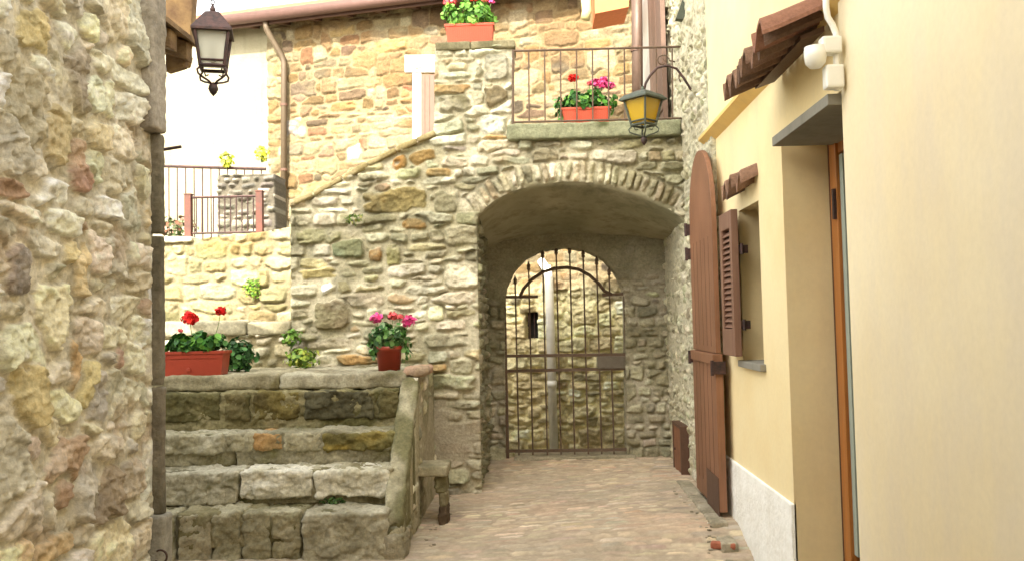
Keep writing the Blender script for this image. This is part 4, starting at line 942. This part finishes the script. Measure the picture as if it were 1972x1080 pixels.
tips = [(992, 545), (1018, 518), (1045, 494), (1071, 488), (1097, 486), (1123, 494), (1149, 508), (1173, 528)]
for i, (px, ty) in enumerate(tips):
    a = gw(px, ty); b = gw(px+5, 876); bx = a.x
    mb = MB(); mb.tube([(bx, a.y, b.z), (bx, a.y, a.z)], .0105, 6); o = mb.build('bar', IRON, GT)
    mb = MB(); mb.lathe([(.010, -.02), (.024, 0), (.016, .02), (.026, .035), (.014, .06), (.002, .095)], (bx, a.y, a.z), 8); mb.build('spear_tip', IRON, o, True)
a = gw(1150, 686); b = gw(1203, 708); mb = MB(); mb.box(a.x, b.x, a.y-.03, a.y+.02, b.z, a.z); mb.build('lock_plate', mat_plain('grey_iron_plate', (112, 104, 92), .6, .4), GT, bevel=.004)
# stone threshold under the gate
tz = float(gh(.3, 10.35)); a = W(1000, 880, DG)
o = rocks('threshold', [rock_block(XJ+.28, 1.05, DG-.12, DG+.36, tz-.4, tz+.035, 340, (160, 152, 130), (136, 128, 106), .02, .02, .006)], STONE, AW)

# ================================================================= BALCONY RAILING
DR = DM-.04
RL = thing('balcony_railing', 'thin rusty iron railing with wall scroll above the arch', 'railing', W(1160, 238, DR))
def rw(px, py, d=DR): return W(px, py, d)-RL.location
mb = MB(); bar(mb, rw(988, 99), rw(1336, 90), .012); mb.build('top_rail', IRON, RL)
mb = MB(); bar(mb, rw(988, 236), rw(1320, 228), .011); mb.build('bottom_rail', IRON, RL)
mb = MB(); bar(mb, rw(988, 96), rw(988, 240), .014); mb.build('end_post', IRON, RL)
for k in range(11):
    px = 1018+k*30.7; mb = MB(); bar(mb, rw(px, 98.5-k*.8), rw(px+1, 236-k*.7), .0085); mb.build('baluster', IRON, RL)
mb = MB()
def spiral(c, r0, turns, st, sgn=1, n=40, y=0):
    return [(c.x+r0*(1-.8*t)*math.cos(st+sgn*turns*2*PI*t), c.y+y, c.z+r0*(1-.8*t)*math.sin(st+sgn*turns*2*PI*t)) for t in np.linspace(0, 1, n)]
cc = rw(1322, 148); mb.tube([rw(1337, 80), rw(1341, 100), rw(1342, 125)]+spiral(cc, .1, 1.6, .2, -1), .009, 6)
cc = rw(1333, 84); mb.tube(spiral(cc, .03, 1, 0, 1, 16), .008, 6)
cc = rw(1276, 118); mb.tube([rw(1300, 120)]+spiral(cc, .07, 1.2, 0, 1, 24), .007, 6)
mb.build('scroll', IRON, RL, True)

# ================================================================= LANTERNS
def lantern(root, c, wt, wb, h, roof_h, rot, metal, glass, bulbc, eave=1.3):
    """tapered four-sided lantern hanging with its glass top at c (local coordinates of root)"""
    q = math.sqrt(2)
    def sq(w, z): return [Vector((c[0]+w*q/2*math.cos(rot+PI/4+k*PI/2), c[1]+w*q/2*math.sin(rot+PI/4+k*PI/2), c[2]+z)) for k in range(4)]
    T_ = sq(wt, 0); B_ = sq(wb, -h)
    mb = MB()
    for k in range(4):
        mb.tube([T_[k], B_[k]], .011, 6); mb.tube([T_[k], T_[(k+1) % 4]], .011, 6); mb.tube([B_[k], B_[(k+1) % 4]], .012, 6)
        m0 = sq(wb*1.07, -h*.86); mb.tube([m0[k], m0[(k+1) % 4]], .008, 6)
    mb.build('frame', metal, root)
    T2 = sq(wt-.02, -.005); B2 = sq(wb-.014, -h+.02)
    for k in range(4):
        n_ = ((T2[k]+T2[(k+1) % 4])/2-Vector(c)); n_.z = 0; n_.normalize()
        mb = MB(); mb.prism([T2[k], T2[(k+1) % 4], B2[(k+1) % 4], B2[k]], -n_*.004); mb.build('pane', glass, root)
    mb = MB(); prof = [(wt*eave, -.02), (wt*eave, -.005), (wt*.98, .03), (wt*.55, roof_h*.75), (wt*.42, roof_h*.9), (wt*.15, roof_h)]
    rings = [sq(w, z) for w, z in prof]; vs = [v for r_ in rings for v in r_]
    fs = [(i*4+k, i*4+(k+1) % 4, (i+1)*4+(k+1) % 4, (i+1)*4+k) for i in range(len(prof)-1) for k in range(4)]+[(3, 2, 1, 0), tuple(len(vs)-4+k for k in range(4))]
    mb.add(vs, fs); rf = mb.build('roof', metal, root)
    mb = MB(); mb.lathe([(.012, roof_h-.01), (.02, roof_h+.015), (.008, roof_h+.04)], c, 10); mb.build('cap', metal, rf, True)
    mb = MB(); mb.lathe([(.012, -h*.92), (.02, -h*.75), (.026, -h*.5), (.018, -h*.3), (.004, -h*.22)], c, 10); mb.build('bulb', PLAST, root, True)
    mb = MB(); zl_ = -h-.012
    for k in range(4):
        d = (B_[k]-Vector((c[0], c[1], B_[k].z))); 
        pts = [Vector((c[0], c[1], c[2]+zl_-a_*h))+d*s_ for s_, a_ in ((1, 0), (1.22, .1), (1.15, .2), (.8, .27), (.35, .33), (.05, .42))]; mb.tube(pts, .007, 6)
        pts = [Vector((c[0], c[1], c[2]+zl_-a_*h))+d*s_ for s_, a_ in ((.8, 0), (.7, .12), (.45, .1))]; mb.tube(pts, .005, 6)
    mb.build('scrollwork', metal, root, True)
    mb = MB(); zb2 = zl_-.42*h; mb.lathe([(.004, zb2+.02), (.026, zb2), (.032, zb2-.025), (.02, zb2-.05), (.002, zb2-.07)], c, 10); mb.build('finial', DIRON, root, True)
DL = 5.5
LN = thing('hanging_lantern', 'dark metal lantern with frosted glass hanging at the upper left', 'lantern', W(410, 62, DL))
lantern(LN, (0, 0, 0), .205, .145, .235, .13, math.radians(16), DIRON, GFROST, None, 1.2)
mb = MB(); tl = W(410, -40, DL)-LN.location
for k in range(7):
    z = .15+k*.032; mb.tube([(.011*math.cos(t)*(1 if k % 2 else 0), .011*math.cos(t)*(0 if k % 2 else 1), z+.02*math.sin(t)+.01) for t in np.linspace(0, 2*PI, 13)], .004, 5)
mb.build('chain', DIRON, LN, True)
mb = MB(); mb.tube([(0, 0, .38), (-.2, -.05, .44), (-.9, -.4, .42), (XLW-.1-LN.location.x, 4.0-DL, .36)], .012, 8); mb.build('bracket', DIRON, LN, True)
L2D = 8.1
LB = thing('wall_lantern', 'green roofed lantern with yellow glass on a curved wall bracket beside the balcony', 'lantern', W(1238, 190, L2D))
lantern(LB, (0, 0, 0), .255, .16, .25, .075, math.radians(45), GIRON, GYEL, None, 1.25)
lb = LB.location
pts = [W(1240, 176, L2D)-lb, W(1243, 162, L2D)-lb, W(1252, 146, L2D)-lb, W(1266, 131, L2D)-lb, W(1285, 127, L2D)-lb, W(1303, 133, L2D)-lb, W(1316, 150, L2D)-lb, W(1330, 172, L2D)-lb, W(1343, 182, L2D)-lb+Vector((.02, 0, 0))]
mb = MB(); mb.tube(pts, .012, 8); e_ = pts[-1]; mb.tube([e_, (XR+.02-lb.x, e_.y, e_.z-.01)], .012, 8); mb.build('bracket', DIRON, LB, True)

# ================================================================= PLANTS
def leaf_cloud(pts_fn, n, size, cols, seed, fold=.25, n_side=6):
    """many small cupped leaf discs placed by pts_fn(rng)->(pos, outward)"""
    r = random.Random(seed); mb = MB()
    for i in range(n):
        p, o_ = pts_fn(r); s = size*r.uniform(.55, 1.25)
        nrm = (Vector(o_)+Vector((r.gauss(0, .45), r.gauss(0, .45), r.gauss(.25, .45)))).normalized()
        a = nrm.orthogonal().normalized(); a = Matrix.Rotation(r.uniform(0, 6.28), 3, nrm) @ a; b = nrm.cross(a)
        c = lin(r.choice(cols)); f_ = r.uniform(.75, 1.25); c = tuple(v*f_ for v in c)
        vs = [Vector(p)]+[Vector(p)+(a*math.cos(t)+b*math.sin(t)*.85)*s*(1+.15*(k % 2))+nrm*s*fold for k, t in enumerate([2*PI*k/n_side for k in range(n_side)])]
        mb.add(vs, [(0, k+1, (k+1) % n_side+1) for k in range(n_side)], c)
    return mb
GREEN = [(62, 112, 44), (84, 140, 54), (48, 92, 40), (110, 160, 66), (40, 78, 36), (96, 146, 80)]
YGREEN = [(150, 168, 60), (120, 146, 54), (176, 182, 84), (92, 124, 50)]
def geranium(name, label, c, rx, ry, rz, n, size, flowers, seed, cols=GREEN, droop=0, cat='flower'):
    root = thing(name, label, cat, c, 0, 'potted geraniums')
    def f(r):
        while True:
            d = Vector((r.gauss(0, 1), r.gauss(0, 1), r.gauss(0, 1))).normalized(); rad = r.uniform(.45, 1)**.6
            p = Vector((d.x*rx*rad, d.y*ry*rad, rz*.45+d.z*rz*.55*rad+rz*.18*math.sin(d.x*9+seed)))
            if p.z > -.02 or (droop and abs(p.x) > rx*.7): break
        if droop and abs(p.x) > rx*.6: p.z -= droop*r.random()
        return p, d
    leaf_cloud(f, n, size, cols, seed).build('foliage', LEAF, root, True)
    r = random.Random(seed+1); st_ = MB()
    for k in range(14):
        x = r.uniform(-.8, .8)*rx; st_.tube([(x*.5, r.uniform(-.3, .3)*ry, -.03), (x*.8, 0, rz*.4), (x, r.uniform(-.5, .5)*ry, rz*.75)], .004, 5)
    for (fx1, fy1, fz1, fr1, fc) in flowers:
        st_.tube([(fx1*.6, 0, rz*.3), (fx1*.9, fy1*.7, (rz*.3+fz1)/1.7), (fx1, fy1, fz1)], .0035, 5)
    st_.build('stems', mat_stem, root)
    for j, (fx1, fy1, fz1, fr1, fc) in enumerate(flowers):
        def g_(r, c_=(fx1, fy1, fz1), R_=fr1):
            d = Vector((r.gauss(0, 1), r.gauss(0, 1), r.gauss(.2, 1))).normalized(); R_ = R_*r.uniform(.35, 1); return Vector(c_)+Vector((d.x*R_, d.y*R_, d.z*R_*.75)), d
        leaf_cloud(g_, 110, fr1*.34, fc, seed*10+j, .3, 5).build('flower_head', PETAL, root, True)
    return root
mat_stem = mat_plain('green_stem', (96, 124, 58), .7)
REDF = [(214, 26, 22), (196, 14, 18), (232, 50, 40)]; PINKF = [(222, 70, 136), (236, 104, 160), (200, 48, 112)]; CORAL = [(226, 90, 96), (236, 120, 120)]
def box_planter(label, cx, y, z0, w, d, h, mat, seed, ribs=True, rz=0):
    root = thing('flower_box', label, 'flower box', (cx, y, z0), rz, 'terracotta coloured flower boxes'); t = .012; hw, hd = w/2, d/2; mb = MB()
    k = .9
    outer = lambda s, z: [Vector((x*s, yy*s, z)) for x, yy in ((-hw, -hd), (hw, -hd), (hw, hd), (-hw, hd))]
    r0 = outer(k, 0); r1 = outer(.985, h); i1 = outer(.93, h); i0 = outer(.85, .02)
    vs = r0+r1+i1+i0; fs = [(3, 2, 1, 0)]+[(a*4+q_, a*4+(q_+1) % 4, (a+1)*4+(q_+1) % 4, (a+1)*4+q_) for a in range(3) for q_ in range(4)]+[(12, 13, 14, 15)]
    mb.add(vs, fs)
    mb.build('body', mat, root, bevel=.002)
    mb = MB(); 
    for (xa, xb, ya_, yb_) in ((-hw-.006, hw+.006, -hd-.006, -hd+.014), (-hw-.006, hw+.006, hd-.014, hd+.006), (-hw-.006, -hw+.014, -hd+.014, hd-.014), (hw-.014, hw+.006, -hd+.014, hd-.014)): mb.box(xa, xb, ya_, yb_, h-.022, h+.004)
    mb.build('rim', mat, root, bevel=.003)
    if ribs:
        mb = MB(); nrb = int(w/.022)
        for q_ in range(nrb):
            x = -hw*.9+w*.9*(q_+.5)/nrb; xt = -hw*.97+w*.97*(q_+.5)/nrb
            mb.prism([(x-.005, -hd*k-.0035, .012), (x+.005, -hd*k-.0035, .012), (xt+.005, -hd*.985-.003, h-.025), (xt-.005, -hd*.985-.003, h-.025)], (0, .006, 0))
        mb.build('ribs', mat, root)
    else:
        mb = MB(); mb.lathe([(.02, 0), (.02, .006), (.012, .008)], (0, 0, 0), 12); o = mb.build('drain_plug', TERRAD, root); o.location = (-.02, -hd*.93-.004, h*.24); o.rotation_euler.x = PI/2
        mb = MB(); mb.box(-hw*.8, hw*.8, -hd*.975-.004, -hd*.9, h*.72, h*.735); mb.build('groove', TERRAD, root)
    mb = MB(); mb.box(-hw*.9, hw*.9, -hd*.9, hd*.9, h-.05, h-.03); mb.build('soil', SOIL, root)
    return root
# on the pillar
pz = a.z if False else W(905, 86, DM+.1).z
pc = W(905, 83, DM+.05); pc.z = W(838, 98, DM-.03).z+.088
box_planter('bright orange ribbed flower box on top of the stone pillar', pc.x, DM+.09, pc.z, .50, .2, .185, TERRA, 1)
geranium('geranium', 'light green geranium with pinkish red blooms in the pillar top box', (pc.x, DM+.09, pc.z+.17), .28, .13, .27, 560, .028,
         [(-.24, -.02, .27, .03, CORAL), (-.17, .02, .29, .035, CORAL), (.05, 0, .31, .035, REDF), (.16, .0, .30, .035, CORAL), (.23, .02, .28, .03, PINKF)], 3, [(110, 160, 60), (140, 184, 84), (86, 136, 50), (120, 170, 76), (70, 116, 46)])
# on the balcony
bc = W(1129, 238, DM+.06); 
box_planter('red ribbed flower box behind the balcony railing', bc.x, DM+.1, zs+.002, .50, .18, .17, TERRA, 2)
geranium('geranium', 'bushy geranium with one red and several pink blooms in the balcony box', (bc.x, DM+.1, zs+.16), .34, .13, .2, 520, .028,
         [(-.12, -.05, .33, .05, REDF), (.11, -.04, .27, .055, PINKF), (.19, -.02, .3, .05, PINKF), (.25, -.03, .24, .05, PINKF), (.17, -.1, .24, .045, PINKF), (.05, 0, .28, .03, CORAL)], 5, GREEN, .1)
# left on the landing
zl0 = Z[4]
fc_ = W(372, 722, 7.86); wbx = (W(433, 700, 7.86).x-W(305, 700, 7.86).x)
bx_c = W(433, 700, 7.86).x-wbx/2
box_planter('long dull terracotta flower box on the landing at the left', bx_c, 7.93, zl0-.005, wbx, .19, .215, TERRAD, 3, False)
geranium('geranium', 'geranium with two scarlet blooms in the long box on the landing', (bx_c+.02, 7.93, zl0+.2), .30, .12, .16, 480, .03,
         [(-.04, -.06, .31, .07, REDF), (.23, -.02, .37, .05, REDF), (-.14, -.02, .2, .022, CORAL)], 7)
pc2 = W(749, 723, 7.9); r_ = 25*7.9/F
PT = thing('flower_pot', 'round dark red plastic flower pot on the right end of the landing', 'flower pot', (pc2.x, 7.93, zl0-.004))
hp = .225
mb = MB(); mb.lathe([(r_*.84, 0), (r_*.97, hp*.82), (r_*1.0, hp*.82), (r_*1.05, hp), (r_*.95, hp), (r_*.9, hp*.85)], (0, 0, 0), 28); mb.build('body', TERRAD, PT, True)
mb = MB(); mb.lathe([(r_*.92, hp*.84), (r_*.92, hp*.88)], (0, 0, 0), 24); mb.build('soil', SOIL, PT)
geranium('geranium', 'pink flowering geranium spilling from the round red pot', (pc2.x, 7.93, zl0+.2), .2, .15, .22, 380, .027,
         [(-.1, -.05, .27, .055, PINKF), (.04, 0, .29, .045, CORAL), (.11, -.03, .28, .03, CORAL), (.19, -.06, .24, .06, PINKF)], 9, [(62, 104, 48), (84, 130, 62), (110, 146, 84), (130, 156, 110), (50, 86, 42)], .16)
def bush(name, label, c, rx, ry, rz, n, size, cols, seed, cat='plant'):
    root = thing(name, label, cat, c)
    def f(r):
        d = Vector((r.gauss(0, 1), r.gauss(0, 1), r.gauss(0, 1))).normalized(); rad = r.uniform(.3, 1)**.6
        return Vector((d.x*rx*rad*(1+.25*math.sin(7*d.z+seed)), d.y*ry*rad, rz*.5+d.z*rz*.5*rad)), d
    leaf_cloud(f, n, size, cols, seed).build('foliage', LEAF, root, True)
    r = random.Random(seed); m = MB()
    for k in range(8): m.tube([(0, 0, -.02), (r.uniform(-.4, .4)*rx, 0, rz*.4), (r.uniform(-.8, .8)*rx, r.uniform(-.5, .5)*ry, rz*.85)], .004, 5)
    m.build('stems', mat_stem, root); return root
p = W(458, 705, 8.3); bush('leafy_plant', 'dark green leafy plant on the landing beside the long flower box', (p.x, 8.3, zl0-.01), .19, .14, .33, 420, .024, [(50, 92, 44), (70, 120, 56), (96, 146, 84), (40, 72, 36)], 21)
p = W(572, 705, 8.6); bush('wall_plant', 'yellow green plant growing at the foot of the wall on the landing', (p.x+.03, 8.68, zl0-.01), .18, .12, .22, 260, .022, YGREEN, 23)
p = W(560, 668, 8.72); bush('wall_plant', 'small green sprig climbing above the yellow green plant', (p.x, 8.74, p.z), .1, .07, .19, 110, .02, [(90, 128, 50), (120, 150, 60)], 24)
p = W(685, 432, DM-.03); bush('wall_weed', 'wispy green weed growing out of the grey wall under the parapet', (p.x, DM-.04, p.z), .11, .05, .11, 110, .014, [(110, 130, 56), (86, 116, 46), (140, 140, 80)], 25)
p = W(488, 575, DT-.03); bush('wall_weed', 'bright green tuft growing on the sunlit terrace wall', (p.x, DT-.05, p.z), .10, .05, .24, 150, .015, [(120, 156, 56), (92, 136, 44), (150, 170, 76)], 26)
p = W(640, 975, 6.95); bush('step_weed', 'small green weed between two stone steps', (p.x, 6.98, p.z), .10, .03, .07, 80, .012, [(74, 104, 46), (60, 88, 40)], 27)
for i, (px, py, lab) in enumerate(((436, 320, 'yellow flowering plant on the left of the far railing'), (504, 308, 'yellow flowering plant at the right end of the far railing'))):
    p = W(px, py, 11.25); bush('potted_plant', lab, (p.x, 11.25, p.z-.02), .09, .08, .2, 140, .022, [(200, 200, 70), (220, 214, 90), (160, 180, 60)], 30+i)
p = W(335, 448, 9.8); bush('leafy_plant', 'dark shrub with reddish leaves behind the left end of the low iron gate', (p.x, 9.9, p.z-.1), .22, .12, .3, 200, .025, [(90, 84, 60), (120, 84, 66), (70, 84, 50)], 33)

# ================================================================= UNSEEN BLOCKER BEHIND THE VIEWER (added and shaped to shade the yard)
BH = thing('shade_block', 'tall plain unseen house block added behind the viewpoint to shade the yard', 'house', (4, -8, 0))
XB = -5.45; ZT = EZ+13.7
mb = MB(); mb.box(XB, 2.4, -11, -5, -.4, ZT); mb.build('wall', YEL2, BH)
mb = MB()
for k in range(3):
    for j in range(3): mb.box(XB+.8+k*2.6, XB+1.9+k*2.6, -4.98, -4.94, 1.2+j*3.8, 2.9+j*3.8)
mb.build('window', SHUT, BH)

# parts above were built in world coordinates: bring them into their thing's own frame
for root in (AW, TW, ST, BN, LH, RW, RS, HT, YH, DO, FH, CH, BH, PP):
    for ch in root.children: ch.location = ch.location-root.location
# ================================================================= LIGHT
wd = bpy.data.worlds.new('World'); SC.world = wd; wd.use_nodes = True; nt = wd.node_tree
bg = nt.nodes['Background']; sky = nt.nodes.new('ShaderNodeTexSky'); sky.sky_type = 'NISHITA'; sky.sun_disc = False
S = Vector((-.2, -1, .75)).normalized(); el = math.asin(S.z); az = math.atan2(S.x, S.y)
sky.sun_elevation = el; sky.sun_rotation = az; sky.air_density = 1.0; sky.dust_density = 2.5; sky.ozone_density = .6
hs = nt.nodes.new('ShaderNodeHueSaturation'); hs.inputs['Saturation'].default_value = .3
tw_ = nt.nodes.new('ShaderNodeVectorMath'); tw_.operation = 'MULTIPLY'; tw_.inputs[1].default_value = (1.04, 1.0, .90)   # hazy, warm-white sky
nt.links.new(sky.outputs[0], hs.inputs['Color']); nt.links.new(hs.outputs[0], tw_.inputs[0]); nt.links.new(tw_.outputs[0], bg.inputs[0]); bg.inputs[1].default_value = .15
ld = bpy.data.lights.new('sun', 'SUN'); lo = bpy.data.objects.new('sun', ld); COL.objects.link(lo)
ld.energy = 2.0; ld.angle = math.radians(.55); ld.color = (1, .93, .80)
lo.rotation_euler = S.to_track_quat('Z', 'Y').to_euler()
SC.view_settings.view_transform = 'Standard'; SC.view_settings.look = 'None'; SC.view_settings.gamma = 1
SC.view_settings.exposure = 2.65
SC.render.engine = 'CYCLES'
SC.cycles.max_bounces = 8; SC.cycles.diffuse_bounces = 5
